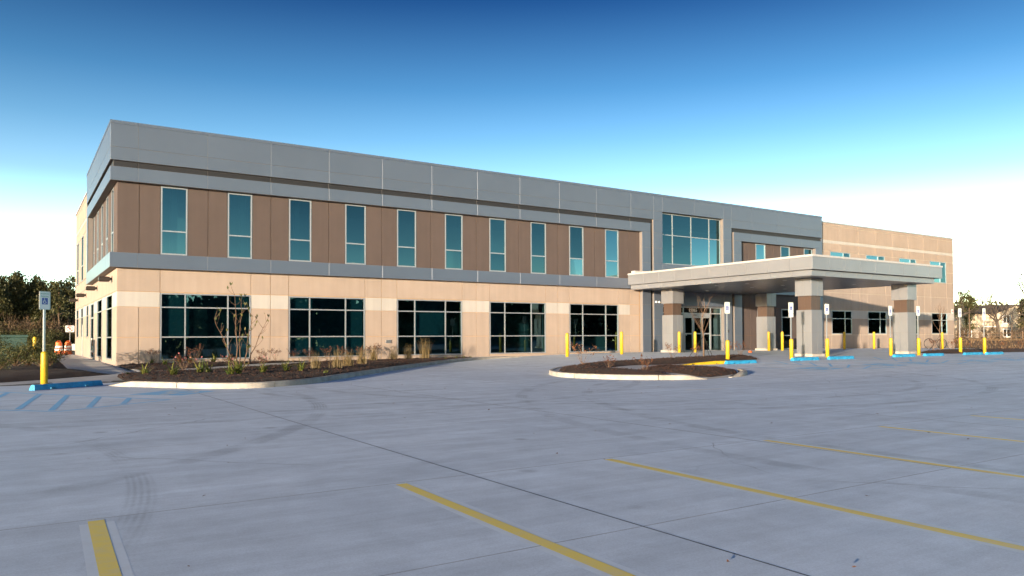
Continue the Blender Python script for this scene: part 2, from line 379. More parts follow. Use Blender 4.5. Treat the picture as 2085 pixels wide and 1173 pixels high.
# accessible symbol as strokes in a unit square, y up
def arc(cx, cy, r, a0, a1, n=14): return [(cx+r*math.cos(rad(a0+(a1-a0)*i/n)), cy+r*math.sin(rad(a0+(a1-a0)*i/n))) for i in range(n+1)]
ISA = [(arc(-.07,-.12,.25,115,385,18), .075), ([(-.10,.30),(-.055,-.02),(.12,-.03),(.22,-.27),(.31,-.23)], .08), ([(-.08,.15),(.12,.14)], .06)]
ISA_HEAD = arc(-.11,.40,.075,0,360,14)[:-1]
def strokes(b, to3):
    for k_, (pts, w) in enumerate(ISA):
        e_ = k_*.0006
        P = [Vector(p) for p in pts]; vs = []
        for i, p in enumerate(P):
            d = (P[min(i+1,len(P)-1)]-P[max(i-1,0)]).normalized(); nn = Vector((-d.y,d.x))*w/2
            vs += [to3(p+nn, e_), to3(p-nn, e_)]
        b.add(vs, [(2*i, 2*i+1, 2*i+3, 2*i+2) for i in range(len(P)-1)])
    b.add([to3(Vector(p), .002) for p in ISA_HEAD], [tuple(range(len(ISA_HEAD)))])
def pavement_isa(cx, cy, size, rot):
    c, s = math.cos(rot), math.sin(rot)
    def t3(p, dz): x, y = cx+(p[0]*c-p[1]*s)*size, cy+(p[0]*s+p[1]*c)*size; return (x, y, zl(x, y)+dz)
    b = MB(); n = 5
    vs = [t3((-.5+i/(n-1), -.5+j/(n-1)), .006 if cx > 5 else .002) for j in range(n) for i in range(n)]
    b.add(vs, [(j*n+i, j*n+i+1, (j+1)*n+i+1, (j+1)*n+i) for j in range(n-1) for i in range(n-1)])
    o = b.build('accessible_symbol', M_['pblue'], lot)
    b = MB(); strokes(b, lambda p, e: t3(p, (.009 if cx > 5 else .0035)+e)); b.build('wheelchair_mark', M_['pwhite'], o)
# left angled bay
pavement_isa(-.45, -18.15, 1.5, rad(135))
for a, b_ in (((-4.6,-14.4),(-.91,-20.46)), ((-5.6,-19.6),(-3.19,-22.2)), ((-3.19,-22.2),(-.91,-20.46))): strip('hatch_line', a, b_, .11, M_['pblue'], .0008)
for a, b_ in (((-3.36,-16.5),(-3.84,-21.2)), ((-2.79,-17.4),(-3.29,-21.9)), ((-2.18,-18.5),(-2.62,-21.6)), ((-1.62,-19.4),(-1.94,-21.1)), ((-4.05,-15.4),(-4.6,-20.6))): strip('hatch_line', a, b_, .12, M_['pblue'], .0012)
pavement_isa(-5.1, -16.6, 1.5, rad(135))
# right row of accessible bays
BX = [21.85, 24.7, 26.6, 29.35, 32.1, 34.9, 37.7, 40.5, 42.4, 44.9, 47.6]
for x in BX: strip('bay_line', (x, -16.3), (x, -21.9), .09, M_['pblue'], .004)
for a, b_ in ((24.7,26.6), (32.1,34.9), (40.5,42.4)):
    strip('bay_line', (a+.05, -21.85), (b_-.05, -21.85), .09, M_['pblue'], .006)
    for k in range(6): strip('hatch_line', (b_-.06, -15.9-k*.98), (a+.06, -18.0-k*.72), .1, M_['pblue'], .006)
for x in (23.3, 28.0, 30.8, 36.3, 39.1, 43.6, 46.3): pavement_isa(x, -20.55, 1.4, 0)
# direction arrow, almost worn away
sheet('direction_arrow', [(10.7,-25.3),(11.1,-25.65),(11.1,-25.52),(12.0,-25.62),(12.0,-25.38),(11.1,-25.28),(11.1,-25.12)], M_['pwhite'], .006)

# ------------------------------------------------------------------ kerbs, walks, beds
CURB = [(-1.74,-13.48),(-1.52,-13.93),(-1.24,-14.42),(-.69,-15.23),(-.16,-16.02),(.47,-16.87),(1.14,-17.40),(1.77,-17.56),(2.37,-17.39),(3.43,-16.78),(4.38,-15.79),(5.57,-14.38),(6.96,-12.75),(9.46,-9.82),(12.03,-6.93),(15.09,-3.91),(17.89,-2.15),(19.58,-1.55),(21.64,-1.3)]
def smooth_path(P, n=6):
    out = []; P = [Vector(p) for p in P]
    for i in range(len(P)-1):
        a, b, c, d = P[max(i-1,0)], P[i], P[i+1], P[min(i+2,len(P)-1)]
        for k in range(n):
            t = k/n; out.append(.5*((2*b)+(c-a)*t+(2*a-5*b+4*c-d)*t*t+(3*b-a-3*c+d)*t**3))
    out.append(P[-1]); return out
def kerb(parent_name, path, hfun, w=.16, side=1, seg_len=3.0):
    root = tag(link(parent_name, None), kind='structure')
    P = smooth_path(path); seg = [P[0]]; acc = 0; segs = []
    for a, b in zip(P, P[1:]):
        acc += (b-a).length; seg.append(b)
        if acc > seg_len: segs.append(seg); seg = [b]; acc = 0
    if len(seg) > 1: segs.append(seg)
    for sg in segs:
        b = MB(); vs = []; N = len(sg)
        for i, p in enumerate(sg):
            d = (sg[min(i+1,N-1)]-sg[max(i-1,0)]).normalized(); nn = Vector((-d.y, d.x))*side
            q = p.copy()
            if i == 0: q += d*.012
            if i == N-1: q -= d*.012
            z0 = zl(q.x, q.y)-.05; h = hfun(q.x, q.y)
            for off, z in ((0, z0), (.012, h-.025), (.045, h), (w, h), (w, z0)):
                r = q+nn*off; vs.append((r.x, r.y, z))
        fs = [(5*i+k, 5*i+k+1, 5*i+k+6, 5*i+k+5) for i in range(N-1) for k in range(4)]+[(0,1,2,3,4), tuple(5*(N-1)+k for k in (4,3,2,1,0))]
        b.add(vs, fs); b.build('kerb_stone', M_['kerb'], root)
    return P
def main_h(x, y): return -.17+.16*ss(-1.74, -1.0, x)*(1-.0*x)+.155*0+ (0 if x < 14 else max(0, zl(x, y)+.17)*1.0) + .02*ss(12, 20, x) - .12*ss(17, 21.6, x)
CP = kerb('kerb', CURB, main_h)
# walkway sheet from kerb to wall, round the left corner
front = sorted([(p.x+.08, p.y+.08) for p in CP])
def yf(X):
    if X <= front[0][0]: return front[0][1]+(X-front[0][0])*.72
    for (a, ya), (b, yb) in zip(front, front[1:]):
        if a <= X <= b: return ya+(yb-ya)*(X-a)/max(1e-6, b-a)
    return front[-1][1]
XJ = [.05+4.45*k for k in range(-8, 16)]
YJ = [-61,-56.9,-52.8,-48.7,-44.6,-40.5,-37.8,-35.18,-32.6,-28.5,-24.35,-20.2,-16.1,-12,-7.9,-3.9,-.35]
for i in range(len(XJ)-1):
    for j in range(len(YJ)-1):
        x0, x1, y0, y1 = XJ[i]+.005, XJ[i+1]-.005, YJ[j]+.005, YJ[j+1]-.005
        if x1 < 20 and min(y0-yf(x0), y0-yf((x0+x1)/2), y0-yf(x1)) > .3: continue
        if x0 < -5 and y0 > -13: continue
        n = 11 if x1 > 11 and y1 > -29 else 3; b = MB(); vs = []; fs = []
        for q in range(n):
            for p in range(n):
                X = x0+(x1-x0)*p/(n-1); Y = y0+(y1-y0)*q/(n-1); vs.append((X, Y, zl(X, Y)))
        fs = [(q*n+p, q*n+p+1, (q+1)*n+p+1, (q+1)*n+p) for q in range(n-1) for p in range(n-1)]
        ring = [p for p in range(n)]+[q*n+n-1 for q in range(1,n)]+[(n-1)*n+p for p in range(n-2,-1,-1)]+[q*n for q in range(n-2,0,-1)]
        base = len(vs); vs += [(vs[k][0], vs[k][1], vs[k][2]-.03) for k in ring]; L = len(ring)
        fs += [(ring[k], base+k, base+(k+1)%L, ring[(k+1)%L]) for k in range(L)]
        b.add(vs, fs); b.build('concrete_slab', M_['lot'], lot, recalc=False)

for x in XJ:
    strip('joint_sealant', (x, -61), (x, -.4 if x > 19 else max(-60, yf(x)-.05)), .016, M_['sealant'], .0007, seg=120)
for y in YJ[1:-1]:
    xa = -34
    if y > -17.6:
        xa = next(q for q in [18+.25*i for i in range(200)] if y < yf(min(q,21)) - .1 or q > 21.5) if y > -12 else max([p.x for p in CP if p.y > y-.05 and p.x < 25 and p.x > 1.8] + [-34]) if False else None
    if xa is None:
        xs_ = [p.x for p in CP if p.y < y]; xa = max(xs_)+.1 if xs_ else -34
    strip('joint_sealant', (xa, y), (66, y), .012, M_['sealant2'], .0007, seg=120)
def walk_z(X, Y): return zw(X, Y)+(ss(13, 20, X)*.06 if X > 13 else 0)
xs = lin(-26,-4,8)+lin(-3.6,3.6,26)+lin(4,21.4,36); b = MB(); vs = []; NR = 16
for X in xs:
    y0 = yf(X); y1 = 33 if X < 0 else .02
    for k in range(NR):
        t = (k/(NR-1))**1.6; Y = y0+(y1-y0)*t; vs.append((X, Y, walk_z(X, Y)-.012))
b.add(vs, [(i*NR+k, (i+1)*NR+k, (i+1)*NR+k+1, i*NR+k+1) for i in range(len(xs)-1) for k in range(NR-1)])
tag(b.build('walkway', M_['walk'], smooth=True, recalc=False), kind='structure')

def inside(p, poly):
    r = False; j = len(poly)-1
    for i in range(len(poly)):
        xi, yi = poly[i]; xj, yj = poly[j]
        if (yi > p[1]) != (yj > p[1]) and p[0] < (xj-xi)*(p[1]-yi)/(yj-yi)+xi: r = not r
        j = i
    return r
def edist(p, poly):
    best = 9; P = Vector(p)
    for i in range(len(poly)):
        a, b = Vector(poly[i]), Vector(poly[(i+1)%len(poly)]); ab = b-a
        t = max(0, min(1, (P-a).dot(ab)/max(1e-9, ab.length_squared))); best = min(best, (a+ab*t-P).length)
    return best
def resample(poly, step):
    out = []
    for i in range(len(poly)):
        a, b = Vector(poly[i]), Vector(poly[(i+1)%len(poly)]); n = max(1, int((b-a).length/step))
        out += [tuple(a.lerp(b, k/n)) for k in range(n)]
    return out
BEDZ = []
def bed(name, poly, zf, mound=.10, step=.22, chips=900, rise=.02):
    rr = random.Random(hash(name+str(len(poly)))%1000 if False else len(name)*31+len(poly))
    P = resample(poly, step)
    x0, x1 = min(p[0] for p in P), max(p[0] for p in P); y0, y1 = min(p[1] for p in P), max(p[1] for p in P)
    pts = [Vector(p) for p in P]; nb = len(pts)
    y = y0
    while y < y1:
        x = x0
        while x < x1:
            q = (x+rr.uniform(-.06,.06), y+rr.uniform(-.06,.06))
            if inside(q, poly) and edist(q, poly) > step*.5: pts.append(Vector(q))
            x += step
        y += step
    def hz(x, y): 
        e = edist((x, y), poly)
        return zf(x, y)+rise*min(1, e/.05)+mound*(1-math.exp(-e/.5))+(.035*noise.noise((x*1.7,y*1.7,1))+.03*noise.noise((x*5,y*5,2)))*min(1, e/.15)
    vco, _, fac, *_r2 = delaunay_2d_cdt(pts, [(i, (i+1)%nb) for i in range(nb)], [], 1, 1e-5)
    b = MB(); b.add([(v.x, v.y, hz(v.x, v.y)) for v in vco], [tuple(f) for f in fac])
    o = tag(b.build(name, M_['mulch'], smooth=True), kind='structure')
    c = MB(); k = 0
    while k < chips:
        q = (rr.uniform(x0,x1), rr.uniform(y0,y1))
        if not inside(q, poly): continue
        k += 1; z = hz(*q)+rr.uniform(0,.02); L = rr.uniform(.02,.06); w_ = rr.uniform(.008,.018); a = rr.uniform(0, 6.28); e = rr.uniform(-.5,.5)
        dx, dy, dz = math.cos(a)*L, math.sin(a)*L, math.sin(e)*L; nx, ny = -math.sin(a)*w_, math.cos(a)*w_
        c.add([(q[0]-dx-nx,q[1]-dy-ny,z-dz),(q[0]+dx-nx,q[1]+dy-ny,z+dz),(q[0]+dx+nx,q[1]+dy+ny,z+dz+.004),(q[0]-dx+nx,q[1]-dy+ny,z-dz+.004),(q[0],q[1],z+.014+abs(dz)*.3)],
              [(0,1,4),(1,2,4),(2,3,4),(3,0,4)])
    tag(c.build('mulch_chips', M_['chip'], o, recalc=False), kind='stuff')
    BEDZ.append((poly, hz)); return o
def bz(x, y):
    for poly, hz in BEDZ:
        if inside((x, y), poly): return hz(x, y)-.01
    return max(zl(x, y), walk_z(x, y) if x < 20 and y > yf(x) else -9)
bk = []
for i, p in enumerate(CP):
    if p.x > 18.6 or p.x < -1.35: continue
    d = (CP[min(i+1,len(CP)-1)]-CP[max(i-1,0)]).normalized(); q = p+Vector((-d.y, d.x))*.17; bk.append((q.x, q.y))
backline = [(18.0,-1.2),(14,-.08),(10.2,-.08),(7.23,-3.3),(4.97,-5.65),(3.6,-6.44),(2.91,-7.09),(1.59,-7.98),(1.07,-7.89),(.43,-8.02),(-.85,-9.4),(-1.1,-11.5)]
bed('planting_bed', bk[::2]+backline, lambda x, y: -.02+.06*ss(12,19,x), .05, .24, 3600)
bed('planting_bed', [(-.02,-4.2),(.64,-6.1),(1.39,-5.75),(3.21,-4.4),(4.08,-3.7),(5.9,-2.0),(9.4,-.08),(.02,-.08)], lambda x, y: walk_z(x, y)-.005, .08, .24, 900)
bed('planting_bed', [(-26,-29),(-12,-17.6),(-4.3,-10.1),(-3.18,-9.3),(-2.02,-8.3),(-.85,-7.4),(-1.7,-5.2),(-2.12,-4.0),(-1.98,3.1),(-1.5,32),(-26,32)], lambda x, y: walk_z(x, y)-.005, .16, .55, 1500)
# island with kerb
ISLC = [(17.9,-11.9),(16.2,-13.1),(14.5,-14.55),(13.2,-15.9),(12.45,-17.1),(12.1,-18.1),(12.08,-18.9),(12.3,-19.7),(12.75,-20.7),(13.5,-21.5),(14.3,-22.0),(15.0,-22.25)]
def isl_h(x, y): return max(zl(x, y)+.006, -.01-.14*ss(14.2,15.1,x)*ss(-18,-20,y) - .10*ss(16.6,18.0,x)*ss(-18,-16,y))
IP = kerb('kerb', ISLC, isl_h, side=1)
isl = [(p.x+.1, p.y) for p in IP][::2]+[(15.6,-22.1),(16.2,-22.0),(17.6,-21.2),(18.6,-20.2),(19.0,-19.0),(18.7,-17.3),(20,-15.6),(24,-15.0),(26.9,-14.8),(29.0,-13.0),(30.6,-11.2),(29.5,-10.2),(25,-10.0),(21,-10.6),(18.6,-11.6)]
def isl_z(x, y):
    return max(zl(x, y)+.004, -.03-.12*ss(-20.6,-22.2,y))
b = MB(); P = resample(isl, .7); pts = [Vector(p) for p in P]; nb = len(pts)
for i in range(40):
    for j in range(30):
        q = (12+i*.5, -22.5+j*.45)
        if inside(q, isl) and edist(q, isl) > .25: pts.append(Vector(q))
vco, _, fac, *_r2 = delaunay_2d_cdt(pts, [(i, (i+1)%nb) for i in range(nb)], [], 1, 1e-5)
b.add([(v.x, v.y, isl_z(v.x, v.y)) for v in vco], [tuple(f) for f in fac]); tag(b.build('island_pavement', M_['walk']), kind='structure')
bed('planting_bed', [(13.0,-16.8),(14.4,-15.1),(15.9,-13.87),(17.6,-12.5),(19.67,-11.56),(23.13,-10.86),(26.84,-11.0),(29.76,-10.7),(30.2,-11.3),(28.6,-13.2),(26.91,-14.6),(24.15,-14.4),(20.75,-14.79),(18.41,-14.6),(15.75,-16.07),(14.69,-17.7),(14.97,-18.94),(14.55,-20.8),(14.3,-21.48),(13.6,-21.1),(13.0,-20.4),(12.5,-19.4),(12.3,-18.6),(12.5,-17.7)], lambda x, y: isl_z(x, y)+.005, .13, .22, 1700)
bed('planting_bed', [(15.84,-18.02),(16.8,-17.3),(17.85,-16.77),(18.4,-17.2),(18.5,-18.54),(18.78,-19.6),(18.2,-20.7),(17.4,-21.4),(16.3,-21.7),(15.3,-21.9),(15.1,-20.8),(15.2,-19.46)], lambda x, y: isl_z(x, y)+.005, .13, .2, 800)
kerb('kerb', [(16.3,-22.15),(17.2,-21.85),(18.2,-21.2),(18.85,-20.4)], lambda x, y: zl(x, y)+.02+.13*ss(16.3,17.4,x), side=1, seg_len=5)
bed('planting_bed', [(44.5,-13.3),(47,-11.8),(51,-10.8),(58,-10.9),(64,-11.2),(64,-15.2),(54,-15.3),(48.6,-15.2),(44.7,-15.0)], lambda x, y: zl(x, y)+.01, .14, .4, 900)
strip('walk_strip', (60,-8.6), (66.9,-8.6), 4.4, M_['walk'], .006)
bed('planting_bed', [(66.9,-3.2),(66.9,-16),(69.2,-16),(69.0,-3.2)], lambda x, y: zg(x, y)+.05, .16, .5, 200)

# ------------------------------------------------------------------ building
B = thing('medical_building', 'long two storey tan and silver clinic building with brown upper wall and dark windows', 'building')
FR = lambda y0: (lambda u, v, w: (u, y0-w, v))       # facing -Y
SD = lambda x0: (lambda u, v, w: (x0-w, u, v))       # facing -X
def panel(name, u0, u1, v0, v1, T, m, parent=B, th=.03, ch=.006, gap=.014):
    u0 += gap; u1 -= gap; v0 += gap; v1 -= gap
    if u1-u0 < .02 or v1-v0 < .02: return
    R0 = [(u0,v0,-th),(u1,v0,-th),(u1,v1,-th),(u0,v1,-th)]; R1 = [(u0,v0,-ch),(u1,v0,-ch),(u1,v1,-ch),(u0,v1,-ch)]
    R2 = [(u0+ch,v0+ch,0),(u1-ch,v0+ch,0),(u1-ch,v1-ch,0),(u0+ch,v1-ch,0)]
    vs = [T(*p) for p in R0+R1+R2]
    fs = [(8,9,10,11)]+[(4*k+i, 4*k+(i+1)%4, 4*k+4+(i+1)%4, 4*k+4+i) for k in (0,1) for i in range(4)]
    b = MB(); b.add(vs, fs+[(0,1,2,3)]); return b.build(name, m, parent)
def window(u0, u1, v0, v1, T, ucuts=(), vcuts=(), glass='glasslow', fw=.06, depth=.07, parent=B, name='window'):
    b = MB()
    def bx(a0, a1, c0, c1, d0=-.06, d1=.015):
        p = [T(a0,c0,d0), T(a1,c1,d1)]; lo = [min(p[0][i],p[1][i]) for i in range(3)]; hi = [max(p[0][i],p[1][i]) for i in range(3)]; b.box(*lo, *hi)
    bx(u0, u1, v0, v0+fw); bx(u0, u1, v1-fw, v1); bx(u0, u0+fw, v0+fw, v1-fw); bx(u1-fw, u1, v0+fw, v1-fw)
    us = [u0]+list(ucuts)+[u1]; vs_ = [v0]+list(vcuts)+[v1]
    for u in ucuts: bx(u-fw/2, u+fw/2, v0+fw, v1-fw, -.055, .010)
    for v in vcuts:
        for i in range(len(us)-1): bx(us[i]+(fw if i == 0 else fw/2), us[i+1]-(fw if i == len(us)-2 else fw/2), v-fw/2, v+fw/2, -.055, .008)
    o = b.build(name, M_['frame'], parent)
    for i in range(len(us)-1):
        for j in range(len(vs_)-1):
            a0 = us[i]+(fw if i == 0 else fw/2)-.005; a1 = us[i+1]-(fw if i == len(us)-2 else fw/2)+.005
            c0 = vs_[j]+(fw if j == 0 else fw/2)-.005; c1 = vs_[j+1]-(fw if j == len(vs_)-2 else fw/2)+.005
            ta, tb = RND.uniform(-.004,.004)*(a1-a0), RND.uniform(-.004,.004)*(c1-c0)
            q = MB(); q.add([T(a0,c0,-.03-ta-tb), T(a1,c0,-.03+ta-tb), T(a1,c1,-.03+ta+tb), T(a0,c1,-.03-ta+tb)], [(0,1,2,3)])
            q.build('pane', M_[glass], o)
    return o
PP = 3.074
F0, FF, FS = FR(0), FR(-.324), SD(.324-.324-.0)
FSIDE = SD(-.33); F0S = SD(0)
LW = [(1.85+2*PP*k, 6.08+2*PP*k) for k in range(5)]
RWL = [(54.85,57.8),(60.23,63.2),(65.5,68.48),(71.0,73.95)]; RWU = [(54.74,57.67),(60.06,63.03),(65.43,68.35),(70.83,73.86)]
UW = [(1.85+PP*k, 3.06+PP*k) for k in range(10)]; UR = [(45.0,46.2),(48.08,49.28),(51.12,52.28)]
XE = 75.3
# cores: wall boxes behind the panels, with real openings
def core(name, u0, u1, v0, v1, opens, T, m, d0=-.30, d1=-.029):
    b = MB(); us = sorted({u0,u1}|{u for o in opens for u in o[:2]})
    def bx(a0,a1,c0,c1):
        p = [T(a0,c0,d0), T(a1,c1,d1)]; b.box(*[min(p[0][i],p[1][i]) for i in range(3)], *[max(p[0][i],p[1][i]) for i in range(3)])
    for a, c in zip(us, us[1:]):
        mid = (a+c)/2; cuts = sorted([(o[2],o[3]) for o in opens if o[0] < mid < o[1]]); z = v0
        for lo, hi in cuts:
            if lo > z: bx(a, c, z, lo)
            z = hi
        if z < v1: bx(a, c, z, v1)
    return b.build(name, m, B)
core('wall_core', 0.03, 34.2, -.5, 4.6, [(a,b_,.19,3.42) for a, b_ in LW], F0, M_['core'])
core('wall_core', 0.03, 34.2, 4.6, 11.0, [(a,b_,5.26,8.53) for a, b_ in UW], F0, M_['corebrown'])
core('wall_core', 34.2, 53.2, -.5, 11.0, [(34.6,41.0,.10,3.42),(34.55,40.96,6.42,10.10),(45.15,46.35,.15,3.42),(48.12,49.4,.15,3.42),(51.12,52.28,.15,3.42)]+[(a,b_,5.26,8.53) for a, b_ in UR], F0, M_['corebrown'])
core('wall_core', 53.2, XE-.03, -.5, 10.95, [(a,b_,1.36,3.41) for a, b_ in RWL]+[(a,b_,6.4,8.5) for a, b_ in RWU], F0, M_['corewing_lit'])
SWL = [(1.9,4.65,.19,3.42),(7.2,10.0,.19,3.42),(12.3,14.6,.02,3.42),(16.3,18.0,1.31,3.42),(21.1,23.0,1.31,3.42),(25.6,27.9,1.31,3.42)]
SWU = [(1.5+2.65*k, 2.5+2.65*k) for k in range(4)]+[(12.0,12.75)]
core('wall_core', .33, 29.4, -.5, 4.6, SWL, F0S, M_['core'])
core('wall_core', .33, 29.4, 4.6, 11.0, [(a,b_,5.26,8.53) for a, b_ in SWU]+[(21.1,23.0,5.3,8.5),(26.0,27.7,5.3,8.5)], F0S, M_['corebrown'])
b = MB(); b.box(XE-.33,.33,-.5,XE-.03,29.4,10.95); b.box(.33,29.1,-.5,XE-.33,29.4,10.9); b.build('wall', M_['tan2'], B)
b = MB(); b.box(.33,.33,10.55,XE-.33,29.1,10.7); b.build('roof', M_['roof'], B)
# interiors seen through the glass
b = MB(); b.box(.4,.34,-.2,XE-.4,29,.02); b.box(.4,.34,4.25,XE-.4,29,4.9); b.build('floor', M_['infloor'], B)
b = MB(); b.box(.4,7.0,.02,XE-.4,7.15,4.25); b.box(.4,7.0,4.9,XE-.4,7.15,10.5); b.box(.4,.34,8.95,XE-.4,29,9.05); b.build('partition', M_['inwall'], B)
for x in (4.4, 8.5, 13.0, 19.3, 25.4, 31.0, 37.8, 44, 56.5, 62, 67.3, 72.6):
    b = MB(); b.cbox(x-.15,1.1,.02,x+.15,1.4,4.25); b.build('interior_column', M_['inwall'], B)
for x in (2.6, 5.9, 8.7, 14.5, 21, 27.3, 36.2, 39.2, 45.7, 49, 56, 62, 67, 72.6):
    b = MB(); b.cbox(x-.13,.9,4.9,x+.13,1.16,8.95); b.build('interior_column', M_['inwall'], B)
M_['blind'] = mat('window_blind', (.15,.28,.32), .7)
for (a, c), cols in zip(LW, ((0,1,2),(0,1,2),(1,),(0,),())):
    e_ = [a+.06, a+1.12, c-1.12, c-.06]
    for k in cols:
        b = MB()
        for q in range(66): z = .26+q*.048; b.add([(e_[k]+.03,.16,z),(e_[k+1]-.03,.16,z),(e_[k+1]-.03,.185,z+.042),(e_[k]+.03,.185,z+.042)], [(0,1,2,3)])
        b.build('window_blind', M_['blind'], B)
# lower tan wall
for k in range(5):
    a, c = LW[k]
    panel('wall_panel', a, c, 3.45, 4.54, F0, M_['tan']); panel('wall_panel', a, c, -.4, .19, F0, M_['tan'])
    window(a+.01, c-.01, .20, 3.41, F0, (a+1.12, c-1.12), (1.30, 2.73), 'glasslow')
def pier(u0, u1, cuts, rows, T, mats, splits):
    for (v0, v1), mm, sp in zip(rows, mats, splits):
        us = [u0]+(list(cuts) if sp else [])+[u1]
        for a, c in zip(us, us[1:]): panel('wall_panel', a, c, v0, v1, T, M_[mm])
ROWS = [(-.4,1.29),(1.29,2.72),(2.72,3.45),(3.45,4.54)]; RM = ['tan','tan','white','tan']
pier(0, 1.85, [.94], ROWS, F0, RM, (1,1,0,0))
for k in range(4): pier(LW[k][1], LW[k+1][0], [LW[k][1]+.98], ROWS, F0, RM, (1,1,1,1))
pier(30.67, 31.73, [], ROWS, F0, RM, (0,)*4); pier(31.73, 32.6, [], ROWS, F0, ['tan']*4, (0,)*4)
# brown upper wall
def brown_row(u0, u1, wins, z0, z1, T, joints):
    e = [u0]+[x for w_ in wins for x in w_]+[u1]
    for i in range(0, len(e), 2):
        a, c = e[i], e[i+1]; cs = [j for j in joints if a+.1 < j < c-.1]; us = [a]+cs+[c]
        for p, q in zip(us, us[1:]): panel('wall_panel', p, q, z0, z1, T, M_['brown'])
brown_row(0, 32.7, UW, 5.2, 8.58, F0, [.93+PP*k for k in range(11)])
for a, c in UW: window(a+.01, c-.01, 5.26, 8.53, F0, (), (6.39,), 'glassup', fw=.065)
brown_row(42.9, 52.35, UR, 5.2, 8.58, F0, [44.1,47.15,50.2])
for a, c in UR: window(a+.01, c-.01, 5.26, 8.53, F0, (), (6.39,), 'glassup', fw=.065)
brown_row(0, 13.0, SWU, 5.2, 8.58, F0S, [.9,3.8,6.5,9.1,11.7])
for a, c in SWU: window(a+.01, c-.01, 5.26, 8.53, F0S, (), (6.39,), 'glassup', fw=.065)
LR = [(45.15,46.35),(48.12,49.4),(51.12,52.28)]
e = [42.9]+[x for w_ in LR for x in w_]+[52.35]
for (v0, v1) in ((-.4,1.26),(1.26,3.45)):
    for i in range(0, len(e), 2):
        us = [e[i]]+[j for j in (44.28,47.3,50.3) if e[i]+.1 < j < e[i+1]-.1]+[e[i+1]]
        for p, q in zip(us, us[1:]): panel('wall_panel', p, q, v0, v1, F0, M_['brown'])
us = [42.9,44.28,47.3,50.3,52.35]
for p, q in zip(us, us[1:]): panel('wall_panel', p, q, 3.45, 4.56, F0, M_['brown'])
for a, c in LR: window(a+.01, c-.01, .16, 3.41, F0, (), (1.26,2.74), 'glasslow')
# tan right wing
JX = [53.2,56.2,58.9,61.57,64.3,67.04,69.72,72.38,XE]
for a, c in zip(JX, JX[1:]):
    panel('wall_panel', a, c, 10.67, 10.93, F0, M_['tan2'], gap=.01); panel('wall_panel', a, c, 9.45, 10.67, F0, M_['tan2'])
    panel('wall_panel', a, c, 9.19, 9.45, F0, M_['white'], gap=.003)
def wing_row(wins, v0, v1, mids, m, full=False):
    if full: us = sorted([53.2,XE]+mids); 
    else: us = None
    if us:
        for p, q in zip(us, us[1:]): panel('wall_panel', p, q, v0, v1, F0, M_[m])
        return
    e = [53.2]+[x for w_ in wins for x in w_]+[XE]
    for i in range(0, len(e), 2):
        u = [e[i]]+[j for j in mids if e[i]+.1 < j < e[i+1]-.1]+[e[i+1]]
        for p, q in zip(u, u[1:]): panel('wall_panel', p, q, v0, v1, F0, M_[m])
wing_row(RWU, 8.5, 9.19, JX[1:-1], 'tan2', True)
wing_row(RWU, 7.45, 8.5, [58.9,64.3,69.72], 'tan2'); wing_row(RWU, 6.4, 7.45, [58.9,64.3,69.72], 'tan2')
wing_row(RWU, 4.95, 6.4, [54.8,57.75,59.0,60.15,63.1,64.3,65.46,68.4,69.72,70.9,73.9], 'tan2', True)
wing_row(RWL, 3.44, 4.95, [54.8,57.75,59.0,60.2,63.2,64.3,65.5,68.5,69.72,70.95,74.0], 'tan2', True)
wing_row(RWL, 2.72, 3.44, [59.05,64.35,69.73], 'white'); wing_row(RWL, 1.28, 2.72, [59.05,64.35,69.73], 'tan2')
wing_row(RWL, -.4, 1.28, [54.8,57.8,59.05,60.23,63.2,64.35,65.5,68.5,69.73,71,74], 'tan2', True)
for a, c in RWL: window(a+.01, c-.01, 1.37, 3.40, F0, (a+1.95,), (2.70,), 'glasslow')
for a, c in RWU: window(a+.01, c-.01, 6.41, 8.49, F0, (a+1.93,), (), 'glassup', fw=.05)
b = MB(); b.box(53.3,-.05,10.93,XE+.04,.36,11.04); b.build('coping', M_['copinggrey'], B)
# left side wall: lower
for (a, c, v0, v1) in SWL:
    panel('wall_panel', a, c, 3.45, 4.54, F0S, M_['tan'])
    if v0 > .05: panel('wall_panel', a, c, -.4, v0, F0S, M_['tan'])
e = [0]+[x for w_ in SWL for x in w_[:2]]+[29.4]
for i in range(0, len(e), 2):
    for (v0, v1), mm in zip(ROWS, RM): panel('wall_panel', e[i], e[i+1], v0, v1, F0S, M_[mm])
window(1.91, 4.64, .20, 3.41, F0S, (), (1.30,2.73)); window(7.21, 9.99, .20, 3.41, F0S, (), (1.30,2.73))
for a, c in ((16.3,18.0),(21.1,23.0),(25.6,27.9)): window(a+.01, c-.01, 1.32, 3.41, F0S, (), (2.73,))
d = window(12.31, 14.59, .03, 3.41, F0S, (), (.45,2.5), 'glasslow', fw=.10, name='side_door')
b = MB(); b.tube([(-.02,12.6,.95),(-.07,12.6,.95),(-.07,12.6,1.25),(-.02,12.6,1.25)], .018); b.build('handle', M_['galv'], d)
# side upper tan part
for (v0, v1, mm) in ((4.54,5.3,'tan'),(8.5,9.2,'tan'),(9.2,9.42,'white'),(9.42,10.67,'tan'),(10.67,10.93,'tan')):
    for a, c in ((13.7,18.5),(18.5,24.2),(24.2,29.4)): panel('wall_panel', a, c, v0, v1, F0S, M_[mm])
for a, c in ((13.7,18.5),(18.5,21.1),(23.0,26.0),(27.7,29.4)): panel('wall_panel', a, c, 5.3, 8.5, F0S, M_['tan'])
for a, c in ((21.1,23.0),(26.0,27.7)): window(a+.01, c-.01, 5.31, 8.49, F0S, (), (6.39,), 'glassup')
b = MB(); b.box(-.05,13.75,10.93,.36,29.45,11.04); b.build('coping', M_['copinggrey'], B)

